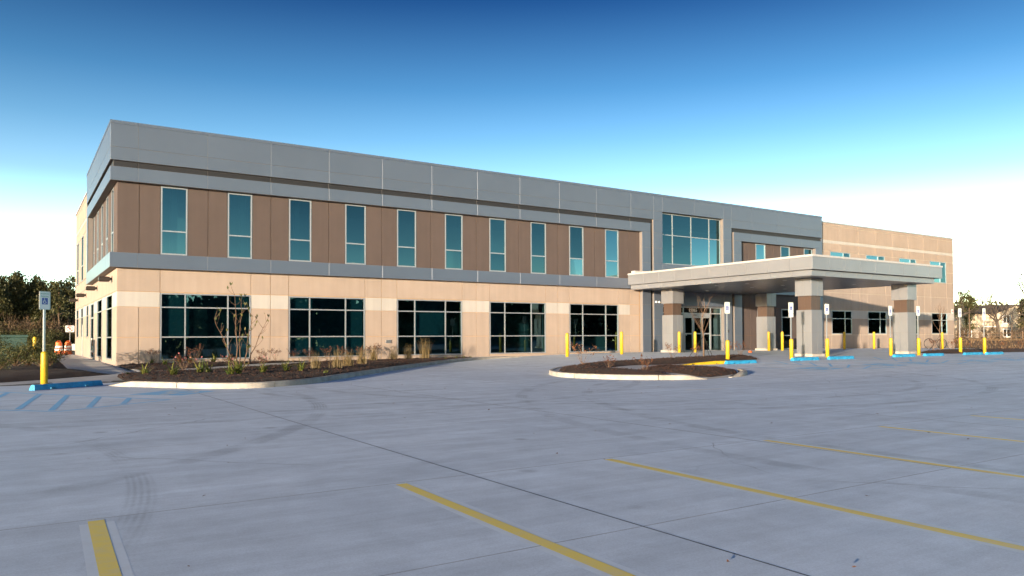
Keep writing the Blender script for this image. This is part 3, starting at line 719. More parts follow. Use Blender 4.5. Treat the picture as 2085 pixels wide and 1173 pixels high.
# silver fascia: cores then panels
b = MB()
def fbox(x0, x1, z0, z1, y0=-.304, y1=-.0295): b.box(x0, y0, z0, x1, y1, z1)
fbox(-.31, 34.57, 9.5, 11.2); fbox(34.57, 40.94, 10.12, 11.2); fbox(40.94, 53.17, 9.5, 11.2)
fbox(-.31, 33.41, 8.56, 9.21); fbox(32.63, 33.41, -.4, 8.56); fbox(-.31, 32.63, 4.54, 5.23)
fbox(33.71, 34.57, -.4, 9.5); fbox(40.94, 41.83, -.4, 9.5); fbox(34.57, 40.94, 3.43, 6.41)
fbox(42.11, 53.17, 8.56, 9.21); fbox(42.11, 42.96, -.4, 8.56); fbox(52.29, 53.17, -.4, 8.56); fbox(42.96, 52.29, 4.54, 5.23)
b.build('fascia_core', M_['acmcore'], B)
b = MB()
for z0, z1 in ((9.5,11.2),(8.56,9.21),(4.54,5.23)): b.box(-.31,-.0290,z0,-.0295,13.68,z1)
b.box(-.31,12.92,5.23,-.0295,13.68,8.56); b.build('fascia_core', M_['acmcore'], B)
# dark reveal strips
RJ = [.83+PP*k for k in range(11)]
us = [-.20]+RJ+[33.68]
for p, q in zip(us, us[1:]): panel('reveal_panel', p, q, 9.21, 9.5, FR(-.20), M_['acmdark'], th=.17, gap=.008)
for p, q in zip([-.4,1.3,2.4,3.45,4.54,5.6,6.4,7.48,8.56],[1.3,2.4,3.45,4.54,5.6,6.4,7.48,8.56,9.2]):
    panel('reveal_panel', 33.42, 33.70, p, q, FR(-.12), M_['acmdark'], th=.09, gap=.006); panel('reveal_panel', 41.84, 42.10, p, q, FR(-.12), M_['acmdark'], th=.09, gap=.006)
for p, q in zip([41.86,44.2,47.25,50.2],[44.2,47.25,50.2,53.15]): panel('reveal_panel', p, q, 9.21, 9.5, FR(-.20), M_['acmdark'], th=.17, gap=.008)
for p, q in zip([-.19,3.2,6.6,10],[3.2,6.6,10,13.6]): panel('reveal_panel', p, q, 9.21, 9.5, SD(-.20), M_['acmdark'], th=.17, gap=.008)
def fp(u0, u1, v0, v1, T=FF): panel('fascia_panel', u0, u1, v0, v1, T, M_['acm'], th=.022, gap=.006, ch=.004)
tj = [-.33]+RJ+[33.7]
for p, q in zip(tj, tj[1:]): fp(p, q, 9.5, 10.11); fp(p, q, 10.11, 11.2)
fp(33.7,34.58,10.11,11.2); fp(33.7,34.58,9.5,10.11); fp(34.58,37.8,10.11,11.2); fp(37.8,40.93,10.11,11.2); fp(40.93,41.84,10.11,11.2); fp(40.93,41.84,9.5,10.11)
for p, q in zip([41.84,44.2,47.25,50.2],[44.2,47.25,50.2,53.19]): fp(p,q,9.5,10.11); fp(p,q,10.11,11.2)
zj = [-.4,1.29,2.4,3.45,4.54,5.4,6.4,7.48,8.56,9.5]
for p, q in zip(zj, zj[1:]): fp(33.7,34.58,p,q); fp(40.93,41.84,p,q)
for p, q in ((34.58,36.7),(36.7,38.8),(38.8,40.93)): fp(p,q,3.43,4.54); fp(p,q,4.54,6.41)
ij = [-.33]+RJ[:-1]+[31.57,33.42]
for p, q in zip(ij, ij[1:]): fp(p, q, 8.56, 9.21)
bj = [-.33]+RJ+[32.62]
for p, q in zip(bj, bj[1:]): fp(p, q, 4.54, 5.23)
zj2 = [-.4,1.29,2.4,3.45,4.54,5.23,6.4,7.48,8.56]
for p, q in zip(zj2, zj2[1:]): fp(32.62,33.42,p,q); fp(42.10,42.97,p,q); fp(52.28,53.19,p,q)
for p, q in zip([42.1,44.2,47.25,50.2],[44.2,47.25,50.2,53.19]): fp(p,q,8.56,9.21)
for p, q in zip([42.97,44.2,47.25,50.2],[44.2,47.25,50.2,52.28]): fp(p,q,4.54,5.23)
for p, q in zip([-.324,1.6,6,10.2],[1.6,6,10.2,13.7]):
    fp(p,q,9.5,10.11,FSIDE); fp(p,q,10.11,11.2,FSIDE); fp(p,q,8.56,9.21,FSIDE); fp(p,q,4.54,5.23,FSIDE)
fp(12.9,13.7,5.23,6.9,FSIDE); fp(12.9,13.7,6.9,8.56,FSIDE)
b = MB()
for p, q in zip(tj+[37.8,41.84,44.2,47.25,50.2], tj[1:]+[37.8,41.84,44.2,47.25,50.2,53.22]): b.box(p+.004,-.34,11.2,q-.004,.36,11.34)
b.box(-.345,.361,11.2,.36,13.72,11.34); b.box(-.345,-.34,11.2,-.331,.36,11.34); b.build('coping', M_['acm'], B)
b = MB(); b.box(-.30,13.685,9.2,.3,13.75,11.2); b.build('fascia_end', M_['acm'], B)
b = MB(); b.box(53.175,-.30,8.5,53.195,.3,11.2); b.build('fascia_end', M_['acm'], B)
# big window over the entrance
window(34.56, 40.95, 6.43, 10.09, F0, (35.88,37.79,39.71), (8.54,), 'glassup', fw=.06)
# entrance glazing
d = window(34.61, 40.99, .10, 3.41, F0, (36.92,39.80), (2.92,), 'glasslow', fw=.08, name='entrance_glazing')
d2 = MB(); d2.box(36.96,-.03,2.68,39.76,.05,2.90); d2.build('door_header', M_['frame'], d)
sens = MB(); sens.cbox(37.9,-.06,2.76,38.25,-.031,2.83,.006); sens.build('door_sensor', M_['black'], d)
for i, (a, c) in enumerate(((36.97,37.88),(37.90,38.82),(38.84,39.75))):
    dd = window(a, c, .11, 2.67, FR(-.03-.012*(i%2)), (), (1.42,), 'glasslow', fw=.085, name='door_leaf')
    hb = MB(); hb.box(a+.1,-.075,1.30,a+.2,-.06,1.36); hb.build('handle', M_['red'] if i == 1 else M_['galv'], dd)
for a, c in ((34.7,36.85),(39.88,40.92)):
    mb = MB(); mb.box(a,-.004,1.27,c,.05,1.33); mb.build('mullion', M_['frame'], d)
nm = link('address_number', text_mesh('19065', .36, M_['signwhite'], .006), d, (37.88,-.03,3.145)); nm.rotation_euler = (rad(90),0,0)
nb = MB(); nb.box(36.97,-.004,2.965,38.86,.02,3.325); nb.build('number_backing', mat('number_backing', (.004,.006,.008), .9, spec=.05), d)
# wall lamps on the left side
for y in (2.06, 10.1, 18.4, 26.2):
    b = MB(); b.box(-.10,y-.05,4.08,.01,y+.05,4.2); b.box(-.02,y-.12,3.98,.012,y+.12,4.28)
    o = b.build('wall_lamp', M_['lamp'], B)
    q = MB(); q.hull_prism([(-.58,y-.2),(-.10,y-.2),(-.10,y+.2),(-.58,y+.2)], 4.0, 4.24, .05); q.build('lamp_head', M_['lamp'], o)
b = MB(); b.box(13.45,-.05,.92,13.75,.005,1.1); o = b.build('wall_vent', M_['galv'], B)
q = MB()
for k in range(4): q.box(13.47,-.058,.94+k*.04,13.73,-.05,.955+k*.04)
q.build('vent_slat', M_['lamp'], o)
for dx in (-.12,.12):
    b = MB(); b.lathe([(.03,0),(.07,.05),(.075,.12),(.06,.14)], 12); o = b.build('spot_lamp', M_['signwhite'], B, smooth=True); o.location = (33.98+dx,-.33,3.62); o.rotation_euler = (rad(65), 0, dx*3)
b = MB(); b.cbox(41.3,-.36,1.5,41.42,-.325,1.72,.01); b.build('card_reader', M_['black'], B)
b = MB(); b.cbox(41.35,-.45,3.62,41.5,-.325,3.75,.02); b.build('camera_dome', M_['black'], B)
b = MB(); b.box(74.75,-.02,3.42,75.1,-.004,3.8); b.build('small_wall_plate', M_['signwhite'], B)
b = MB()
for k in range(3): b.box(74.79+k*.1,-.026,3.5,74.85+k*.1,-.0201,3.72)
b.build('red_mark', M_['red'], B)
b = MB(); b.tube([(-.06,20.6,0),(-.06,20.6,2.2)], .03); b.build('downpipe', M_['galv'], B)

# ------------------------------------------------------------------ entrance canopy
C = thing('entrance_canopy', 'flat silver entrance canopy with dark soffit on four square columns', 'canopy', (37.7,-7.5,.1))
C.location = (0,0,0)
CX0, CX1, CY0 = 31.25, 44.3, -14.75
b = MB(); b.box(CX0+.02,CY0+.02,4.78,CX1-.02,-.36,5.42); b.build('roof_slab', M_['acmcore'], C)
b = MB(); b.box(CX0+.26,CY0+.26,4.47,CX1-.5,-.345,4.7795); b.build('soffit_core', M_['acmcore'], C)
CF, CL, CR = FR(CY0), SD(CX0), (lambda u, v, w: (CX1+w, u, v))
yj = [CY0+.0]+[CY0+1.43*k for k in range(1,10)]+[-.34]
for p, q in zip(yj, yj[1:]):
    panel('fascia_panel', p, q, 4.76, 5.44, CL, M_['acm2'], C, th=.02, gap=.006, ch=.004); panel('fascia_panel', p, q, 4.76, 5.44, CR, M_['acm2'], C, th=.02, gap=.006, ch=.004)
xj = [CX0]+[CX0+1.45*k for k in range(1,9)]+[CX1]
for p, q in zip(xj, xj[1:]): panel('fascia_panel', p, q, 4.76, 5.44, CF, M_['acm2'], C, th=.02, gap=.006, ch=.004)
for p, q in zip([CY0+.24]+yj[1:-1], yj[1:-1]+[-.36]): panel('soffit_edge', p, q, 4.44, 4.765, SD(CX0+.24), M_['acm2'], C, th=.02, gap=.005, ch=.004)
for p, q in zip([CX0+.24]+xj[1:-1], xj[1:-1]+[CX1-.48]): panel('soffit_edge', p, q, 4.44, 4.765, FR(CY0+.24), M_['acm2'], C, th=.02, gap=.005, ch=.004)
for p, q in zip([CY0+.24]+yj[1:-1], yj[1:-1]+[-.36]): panel('soffit_edge', p, q, 4.44, 4.765, (lambda u, v, w: (CX1-.48+w, u, v)), M_['acm2'], C, th=.02, gap=.005, ch=.004)
UP = lambda u, v, w: (u, v, 4.45-w)
sx_ = lin(CX0+.27, CX1-.51, 10); sy_ = lin(CY0+.27, -.36, 11)
for a, c in zip(sx_, sx_[1:]):
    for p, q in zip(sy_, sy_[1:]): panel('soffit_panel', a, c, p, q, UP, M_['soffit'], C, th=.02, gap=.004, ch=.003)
b = MB(); b.box(CX0-.03,CY0-.03,5.44,CX1+.03,CY0+.3,5.55); b.box(CX0-.03,CY0+.3,5.44,CX0+.3,-.345,5.55); b.box(CX1-.3,CY0+.3,5.44,CX1+.03,-.345,5.55); b.build('coping', M_['coping'], C)
b = MB(); b.box(CX0+.3,-.75,5.42,33.2,-.345,5.74); b.build('flashing', M_['coping'], C)
for (x, y) in [(x, y) for x in (33.4,36.8,40.2) for y in (-11.4,-8.7,-6.3,-2.4)]:
    b = MB(); b.lathe([(.13,4.435),(.13,4.449)], 16, (x, y)); o = b.build('downlight', M_['downlight'], C)
    q = MB(); q.lathe([(.09,4.43),(.09,4.436)], 14, (x, y)); q.build('lens', M_['signwhite'], o)
for (x, y, zb) in ((33.03,-13.4,zl(33.5,-13)),(42.72,-13.4,zl(43.2,-13)),(33.2,-2.6,zl(33.7,-2)),(43.0,-2.6,zl(43.5,-2))):
    w_ = .98
    b = MB(); b.box(x+.02,y+.02,zb-.1,x+w_-.02,y+w_-.02,4.47); col = b.build('column', M_['acmcore'], C)
    b = MB(); b.cbox(x-.09,y-.09,zb-.1,x+w_+.09,y+w_+.09,zb+.15,.015); b.build('plinth', M_['kerb'], col)
    for (z0, z1, ins, mm) in ((zb+.15,1.42,0,'acm2'),(1.42,2.68,0,'acm2'),(2.68,3.46,.07,'bronze'),(3.46,4.44,-.04,'acm2')):
        for T, c0 in ((FR(y+ins), x), (SD(x+ins), y), ((lambda u, v, w, X=x+w_-ins: (X+w, u, v)), y), ((lambda u, v, w, Y=y+w_-ins: (u, Y+w, v)), x)):
            panel('column_panel', c0+ins, c0+w_/2, z0, z1, T, M_[mm], col, th=.02 if ins <= 0 else .008, gap=.004, ch=.003)
            panel('column_panel', c0+w_/2, c0+w_-ins, z0, z1, T, M_[mm], col, th=.02 if ins <= 0 else .008, gap=.004, ch=.003)
    b = MB(); b.box(x+.08,y+.08,2.68,x+w_-.08,y+w_-.08,3.46) ; b.build('band_core', M_['bronze'], col)
    # trim the silver core inside the bronze band
    col.data.clear_geometry(); bb = MB(); bb.box(x+.02,y+.02,zb-.1,x+w_-.02,y+w_-.02,2.679); bb.box(x-.02,y-.02,3.461,x+w_+.02,y+w_+.02,4.445)
    col.data.from_pydata(bb.v, [], bb.f); col.data.update()

# ------------------------------------------------------------------ bollards, signs, wheel stops
def ordinal(i): return ['first','second','third','fourth','fifth','sixth','seventh','eighth','ninth','tenth','eleventh','twelfth','thirteenth','fourteenth','fifteenth'][i]
bm_ = MB(); bm_.lathe([(.1,-.3),(.1,1.30),(.094,1.35),(.075,1.39),(.04,1.415),(.005,1.42)], 20); BOL = bm_.mesh('bollard', M_['yellow'], smooth=True)
BL = [(23.49,-3.6,'plain yellow bollard at left of the rightmost dark lower window'),(27.81,-3.54,'plain yellow bollard at right of the rightmost dark lower window'),
 (33.3,-3.1,'yellow bollard in front of the back left canopy column'),(34.6,-3.3,'yellow bollard in front of the left entrance door leaf'),
 (42.4,-3.2,'yellow bollard in front of the back right canopy column'),(43.95,-3.2,'yellow bollard just right of the back right canopy column'),
 (51.19,-3.55,'yellow bollard before the first lower window of the tan wing'),(55.49,-3.43,'yellow bollard before the second lower window of the tan wing'),
 (61.34,-5.95,'yellow bollard among the bike hoops at the right end')]
for x, y, lb in BL:
    z = zl(x, y); o = tag(link('bollard', BOL, None, (x, y, z)), lb, 'bollard', 'yellow bollards along the front')
tag(link('bollard', BOL, None, (-3.04, 9.0, -.06)), 'yellow bollard standing before the green utility box', 'bollard', 'yellow bollards along the front')

def rrect(w, h, r, n=4):
    pts = []
    for cx, cy, a in ((w/2-r,h/2-r,0),(-w/2+r,h/2-r,90),(-w/2+r,-h/2+r,180),(w/2-r,-h/2+r,270)):
        pts += [(cx+r*math.cos(rad(a+90*i/n)), cy+r*math.sin(rad(a+90*i/n))) for i in range(n+1)]
    return pts
def plate(b, w, h, r, zc, y0, y1, xc=0):
    p = rrect(w, h, r); n = len(p)
    vs = [(xc+x, y0, zc+z) for x, z in p]+[(xc+x, y1, zc+z) for x, z in p]
    b.add(vs, [tuple(range(n)), tuple(range(2*n-1,n-1,-1))]+[(i, (i+1)%n, n+(i+1)%n, n+i) for i in range(n)])
TX1 = text_mesh('RESERVED', .066, M_['signgreen'], .0005); TX2 = text_mesh('PARKING', .066, M_['signgreen'], .0005); TX3 = text_mesh('VAN', .06, M_['signgreen'], .0005); TX4 = text_mesh('ACCESSIBLE', .046, M_['signgreen'], .0005)
def make_sign(van=False):
    t = thing('parking_sign', 'x', 'sign')
    b = MB(); b.lathe([(.097,-.3),(.097,.93),(.09,.97),(.07,1.0),(.03,1.015),(.005,1.02)], 20); b.build('bollard_sleeve', M_['yellow'], t, smooth=True)
    b = MB(); b.box(-.032,.004,1.0,.032,.010,2.86); b.box(-.032,.010,1.0,-.026,.035,2.86); b.box(.026,.010,1.0,.032,.035,2.86); b.build('post', M_['galv'], t)
    zc = 2.585
    b = MB(); plate(b, .385, .565, .035, zc, -.002, .0038); p = b.build('sign_plate', M_['signwhite'], t)
    # green border as a thin ring
    a, i_ = rrect(.365,.545,.03), rrect(.350,.530,.025); n = len(a)
    b = MB(); b.add([(x,-.0035,zc+z) for x, z in a]+[(x,-.0035,zc+z) for x, z in i_], [(k,(k+1)%n,n+(k+1)%n,n+k) for k in range(n)]); b.build('border', M_['signgreen'], p)
    for me, dz in ((TX1,.205),(TX2,.125)):
        o = link('lettering', me, p, (0,-.004,zc+dz)); o.rotation_euler = (rad(90),0,0)
    b = MB(); plate(b, .20, .20, .01, zc-.02, -.0042, -.0022); q = b.build('blue_panel', M_['signblue'], p)
    b = MB(); strokes(b, lambda s, e: (s.x*.19, -.0056-e, zc-.02+s.y*.19)); b.build('wheelchair_symbol', M_['signwhite'], p)
    if van:
        b = MB(); plate(b, .36, .18, .02, 2.205, -.002, .0038); v = b.build('van_plate', M_['signwhite'], t)
        for me, dz in ((TX3,.038),(TX4,-.04)):
            o = link('lettering', me, v, (0,-.004,2.205+dz)); o.rotation_euler = (rad(90),0,0)
    return t
SG = [(-3.15,-12.0,0,rad(40),'accessible parking sign on yellow bollard at the far left bay'),
 (25.24,-14.2,0,0,'accessible parking sign before the entrance doors, nearest the planting island'),
 (29.17,-14.93,1,0,'accessible parking sign with a small lower plate, left of the front left column'),
 (32.67,-14.6,0,0,'accessible parking sign close to the right of the front left canopy column'),
 (38.36,-14.83,0,0,'accessible parking sign close to the left of the front right canopy column'),
 (40.18,-15.45,0,0,'accessible parking sign close to the right of the front right canopy column'),
 (46.39,-14.74,0,0,'accessible parking sign just beyond the right end of the building'),
 (47.70,-15.57,1,0,'rightmost accessible parking sign, with a small lower plate')]
p0, p1 = make_sign(False), make_sign(True); used = [0,0]
for x, y, v, rz, lb in SG:
    pr = (p0, p1)[v]; o = pr if not used[v] else copy_tree(pr); used[v] = 1
    zz = zw(x, y) if x < 0 else zl(x, y)
    o.location = (x, y, zz); o.rotation_euler = (0, 0, rz+RND.uniform(-.03,.03)); tag(o, lb, 'sign', 'accessible parking signs')

def stop_mesh(L, m, taper=False):
    b = MB(); prof = lambda z0: [(-.11,z0),(-.085,.10),(-.055,.15),(.055,.15),(.085,.10),(.11,z0)]
    cuts = [(-L/2,-L*.25-.09,0),(-L*.25-.09,-L*.25+.09,.05),(-L*.25+.09,L*.25-.09,0),(L*.25-.09,L*.25+.09,.05),(L*.25+.09,L/2,0)]
    for a, c, z0 in cuts:
        vs = []
        for x in (a, c):
            e = abs(abs(x)-L/2) < 1e-6; hs = .93 if e else 1
            for y, z in prof(z0):
                k = 1
                if taper: k = max(.04, min(1, (x+L/2)/(L*.55)))
                vs.append((x-(math.copysign(.03*z/.15, x) if e else 0), y*hs, z*k))
        b.add(vs, [(i, (i+1)%6, 6+(i+1)%6, 6+i) for i in range(6)]+[(5,4,3,2,1,0),(6,7,8,9,10,11)])
    return b.mesh('wheel_stop', m)
WS = stop_mesh(1.98, M_['blue'])
ST = [(23.5,-16.45,'blue wheel stop beside the yellow one, under the sign at the entrance doors'),(27.95,-16.6,'blue wheel stop in front of the front left canopy column'),(30.75,-16.65,'blue wheel stop just right of the front left canopy column'),
      (36.75,-16.5,'blue wheel stop in front of the front right canopy column'),(39.8,-16.5,'blue wheel stop just right of the front right canopy column'),(44.05,-16.6,'blue wheel stop at the right, between the last two parking signs'),(46.0,-16.9,'rightmost blue wheel stop, past the last parking sign')]
for x, y, lb in ST: tag(link('wheel_stop', WS, None, (x, y, zl(x, y)+.003), RND.uniform(-.02,.02)), lb, 'wheel stop', 'blue wheel stops')
tag(link('wheel_stop', stop_mesh(2.4, M_['blue']), None, (-2.62,-14.1,-.166), rad(42)), 'large blue wheel stop at the far left bay', 'wheel stop', 'blue wheel stops')
tag(link('wheel_stop', stop_mesh(2.5, M_['yellow'], True), None, (21.9,-15.75,zl(21.9,-15.75)+.004), rad(-14)), 'yellow painted wheel stop tapering into the island path', 'wheel stop')

# bike hoops
bm_ = MB(); bm_.tube([(.42*math.cos(rad(a)), 0, .42+.42*math.sin(rad(a))) for a in range(-80, 261, 10)], .03, 8); HOOP = bm_.mesh('bike_hoop', M_['black'], smooth=True)
for k, (lb, x, y) in enumerate((('leftmost black ring bike hoop by the tan wing wall',59.9,-4.5),('second black ring bike hoop, behind the last yellow bollard',61.2,-4.9),('third black ring bike hoop by the tan wing wall',62.5,-5.3),('rightmost black ring bike hoop, past the building corner',64.6,-6.2))):
    tag(link('bike_hoop', HOOP, None, (x, y, zl(x, y)+.02), rad(-30)), lb, 'bike rack', 'ring bike hoops')

# ------------------------------------------------------------------ plants
def leaf(b, p, d, L, w, r, up=Vector((0,0,1))):
    d = d.normalized(); s = d.cross(up if abs(d.z) < .95 else Vector((1,0,0))); s = s.normalized() if s.length else Vector((1,0,0))
    s = (Matrix.Rotation(r.uniform(-1.4,1.4), 3, d) @ s)*w
    b.add([p, p+d*L*.5+s, p+d*L, p+d*L*.5-s], [(0,1,2,3)])
def rv(r): 
    v = Vector((r.gauss(0,1), r.gauss(0,1), r.gauss(0,1))); return v.normalized()
def lily_mesh(seed, n=26, h=.42):
    r = random.Random(seed); b = MB()
    for i in range(n):
        a = r.uniform(0,6.28); L = h*r.uniform(.6,1.15); sp = r.uniform(.3,1.15); w0 = r.uniform(.016,.026); base = Vector((r.uniform(-.06,.06), r.uniform(-.06,.06), 0))
        side = Vector((-math.sin(a), math.cos(a), 0)); vs = []
        for k in range(5):
            t = k/4; rr_ = sp*L*1.1*t**1.3; z = L*(t-.55*sp*t*t*1.2)
            p = base+Vector((math.cos(a)*rr_, math.sin(a)*rr_, z)); w_ = w0*(1-t*.95)+.001; vs += [p-side*w_, p+side*w_]
        b.add(vs, [(2*k, 2*k+1, 2*k+3, 2*k+2) for k in range(4)])
    return b.mesh('leaves', M_['lily'], recalc=False)
def tuft_mesh(seed, n=150, h=.6):
    r = random.Random(seed); b = MB()
    for i in range(n):
        a = r.uniform(0,6.28); L = h*r.uniform(.5,1.2); sp = abs(r.gauss(.28,.18)); base = Vector((r.gauss(0,.07), r.gauss(0,.07), 0)); side = Vector((-math.sin(a), math.cos(a), 0)); vs = []
        for k in range(4):
            t = k/3; p = base+Vector((math.cos(a)*sp*L*t**1.5, math.sin(a)*sp*L*t**1.5, L*(t-.35*sp*t*t))); w_ = .005*(1-t*.9); vs += [p-side*w_, p+side*w_]
        b.add(vs, [(2*k, 2*k+1, 2*k+3, 2*k+2) for k in range(3)])
    return b.mesh('blades', M_['tuft'], recalc=False)
def shrub(seed, h=.6, spread=.45, stems=9, leaves=120, m='redleaf', lsize=.045, rad_=.006):
    r = random.Random(seed); b = MB(); L = MB()
    for i in range(stems):
        a = r.uniform(0,6.28); tip = Vector((math.cos(a)*spread*r.uniform(.2,1), math.sin(a)*spread*r.uniform(.2,1), h*r.uniform(.65,1.1)))
        base = Vector((r.uniform(-.05,.05), r.uniform(-.05,.05), -.03)); mid = base.lerp(tip, .5)+Vector((r.uniform(-.05,.05), r.uniform(-.05,.05), .04))
        b.tube([base, mid, tip], [rad_, rad_*.7, rad_*.4], 4, False)
        for j in range(3):
            q = mid.lerp(tip, r.uniform(.1,.9)); e = q+Vector((r.uniform(-.14,.14), r.uniform(-.14,.14), r.uniform(.04,.16))); b.tube([q, e], [rad_*.5, rad_*.3], 3, False)
            for k in range(leaves//(stems*3)+1):
                p = q.lerp(e, r.uniform(.2,1.1))+rv(r)*.03; leaf(L, p, rv(r)+Vector((0,0,.4)), lsize*r.uniform(.6,1.2), lsize*.33, r)
    return b.mesh('stems', M_['twig'], recalc=False), L.mesh('leaves', M_[m], recalc=False)
def put(name, meshes, label, cat, group, x, y, s=1, rz=None, z=None):
    o = thing(name, label, cat, (x, y, bz(x, y) if z is None else z), RND.uniform(0,6.28) if rz is None else rz, group); o.scale = (s, s, s)
    for me in meshes: link(me.name.split('.')[0], me, o)
    return o
LM = [lily_mesh(i, 26, .44) for i in range(4)]; LMs = lily_mesh(9, 14, .22)
LIL = [(-.24,-11.3,.95),(1.4,-.7,.7),(1.64,-2.9,.85),(2.6,-.7,.9),(.5,-12.2,1),(2.89,-1.75,.9),(1.47,-11.5,1.1),(1.8,-11.2,1.0),(4.05,-1.1,.95),(4.73,-1.5,1.0),(2.05,-13.4,1.15),(2.35,-13.2,1.0),(3.03,-10.3,1.1),(3.36,-12.4,1.05),(4.31,-12.0,1.05),(4.75,-12.3,1.05)]
fl = sorted([l for l in LIL if l[1] < -5]); 
for i, (x, y, s) in enumerate(LIL):
    lb = (f'{ordinal(fl.index((x,y,s)))} green strap-leaved clump from the left in the kerbside bed' if y < -5 else f'{ordinal(sorted([l for l in LIL if l[1] > -5]).index((x,y,s)))} green strap-leaved clump from the left beside the first dark window')
    put('daylily', [LM[i%4]], lb, 'plant', 'green daylily clumps', x, y, s*1.22)
for i, (x, y) in enumerate(((-.67,-10.7),(16.1,-2.2),(16.9,-1.95),(17.5,-1.75),(18.05,-1.62),(5.0,-14.2))):
    put('seedling', [LMs], ['tiny green seedling at the left tip of the kerbside bed']*1+[None]*0 and 'x' if False else ('tiny green seedling at the left tip of the kerbside bed' if i == 0 else 'tiny green sprout at the kerb below the reddish grass tufts' if i == 5 else f'{ordinal(i-1)} tiny green plant from the left in the narrow right end of the bed'), 'plant', 'small green seedlings', x, y, .8)
RS = [shrub(20+i, .62, .42, 9, 150, 'redleaf', .05) for i in range(3)]
RX = [(1.5,-.8,.9),(3.3,-.8,1.15),(6.3,-1.4,.8),(7.0,-1.1,.9),(8.0,-.8,.85),(8.9,-.7,.9),(9.8,-.7,1.0),(10.7,-.7,1.0),(11.7,-.65,.95),(12.4,-.7,1.2)]
for i, (x, y, s) in enumerate(RX): put('red_shrub', RS[i%3], f'{ordinal(i)} twiggy dark red shrub from the left along the tan wall', 'shrub', 'dark red shrubs by the wall', x, y, s*1.15)
ROS = shrub(40, .5, .5, 12, 260, 'redleaf', .05)
fm = MB(); rr = random.Random(5)
for k in range(12): leaf(fm, Vector((0,0,0)), rv(rr)+Vector((0,0,.3)), .040, .021, rr)
FLW = fm.mesh('flower', M_['pink'], recalc=False)
for x, y, s, lb in ((1.37,-8.9,1.05,'rose bush with pink flowers left of the young tree'),(3.55,-7.0,.9,'rose bush with pink flowers at the foot of the young tree'),(4.5,-8.0,.8,'rose bush with pink flowers right of the young tree')):
    o = put('rose_bush', list(ROS), lb, 'shrub', 'rose bushes', x, y, s)
    for k in range(7): link('flower', FLW, o, (rr.uniform(-.5,.5), rr.uniform(-.5,.5), rr.uniform(.38,.62)), rr.uniform(0,6))
TM = [tuft_mesh(60+i, 150, .55) for i in range(3)]
for i, (x, y, s) in enumerate([(5.89,-10.6,.9),(6.71,-10.6,1.0),(7.77,-9.1,1.0),(9.23,-6.9,1.1),(11.7,-2.4,1.1),(12.97,-2.1,1.0),(14.15,-1.5,1.1),(15.1,-1.6,1.45)]):
    put('grass_tuft', [TM[i%3]], f'{ordinal(i)} tan ornamental grass tuft from the left in the kerbside bed' if i < 7 else 'largest and rightmost tan ornamental grass tuft in the kerbside bed', 'grass', 'ornamental grass tufts', x, y, s*1.35)
DS = [shrub(80+i, .68, .5, 10, 70, 'dryleaf', .07) for i in range(3)]
for i, (x, y, s, lb) in enumerate([(15.6,-15.0,1.15,'dry twiggy shrub at the left rounded end of the island'),(14.75,-17.6,.8,'sparse dry shrub at the inner tip of the island mulch'),(14.95,-19.3,.95,'sparse dry shrub beside the island path'),(24.5,-11.2,1.0,'dry red-leaved shrub left of the staked sapling'),(26.1,-11.3,.95,'dry red-leaved shrub close to the staked sapling'),(28.6,-11.3,.95,'dry red-leaved shrub right of the entrance parking sign, nearer it'),(29.6,-11.3,1.0,'rightmost dry red-leaved shrub on the island')]):
    put('dry_shrub', DS[i%3], lb, 'shrub', 'dry shrubs on the island', x, y, s)
for i, (x, y, s) in enumerate([(48.0,-12.2,1.25),(49.8,-12.6,1.0),(51.3,-12.8,.8),(52.6,-13.2,.8),(54.6,-13.6,.8),(56.5,-13.9,.8)]):
    put('dry_shrub', RS[i%3] if i == 0 else DS[i%3], 'dark bushy shrub beside the right canopy column' if i == 0 else f'{ordinal(i-1)} sparse dry shrub from the left in the right end bed', 'shrub', 'dry shrubs in the right bed', x, y, s)

def branch(b, L, p, d, ln, r0, lvl, r, spread=.7, n=3, leaves=None, sides=5, upb=.15):
    pts = [p]; q = p; dd = d.normalized(); k = 3
    for i in range(k):
        dd = (dd+rv(r)*.16+Vector((0,0,upb*.4))).normalized(); q = q+dd*ln/k; pts.append(q)
    b.tube(pts, [r0, r0*.85, r0*.72, r0*.58], sides, False)
    if lvl == 0:
        if leaves: leaves(pts[-1], dd)
        return
    for i in range(n):
        t = r.uniform(.35,1.0) if i else 1.0; j = min(k-1, int(t*k)); o = pts[j].lerp(pts[j+1], t*k-j) if j < k else pts[-1]
        nd = (dd+rv(r)*spread).normalized(); nd.z += upb; branch(b, L, o, nd, ln*r.uniform(.6,.85), r0*.55, lvl-1, r, spread, n, leaves, max(3, sides-1), upb)
# young multi-stem tree
r = random.Random(11); b = MB(); L = MB()
for (dx, dy, lx, h) in ((0,0,-.05,3.0),(.10,.03,.10,2.6),(.28,-.05,.32,2.1),(.42,.05,.75,1.9),(-.05,.05,-.85,2.0)):
    p = Vector((dx, dy, -.05)); pts = [p]; N = 7
    for i in range(1, N+1):
        t = i/N; pts.append(Vector((dx+lx*t**1.1+r.uniform(-.04,.04), dy+r.uniform(-.05,.05), h*t)))
    b.tube(pts, [.026*(1-.75*i/N) for i in range(N+1)], 6, False)
    for i in range(2, N+1):
        for s in range(2):
            o = pts[i]; e = o+Vector((r.uniform(-.32,.32), r.uniform(-.25,.25), r.uniform(.15,.4))); b.tube([o, o.lerp(e,.5)+Vector((0,0,-.03)), e], [.010,.008,.005], 4, False)
            if r.random() < .55 or i > N-2:
                for _ in range(2): leaf(L, e, Vector((r.uniform(-.5,.5), r.uniform(-.5,.5), .8)), .17, .035, r)
mt = thing('young_tree', 'young multi-stem tree with few leaves before the first dark window', 'tree', (3.75,-7.0,bz(3.75,-7.0)))
b.build('trunk', M_['twig'], mt, recalc=False); L.build('crown', M_['greenleaf'], mt, recalc=False)
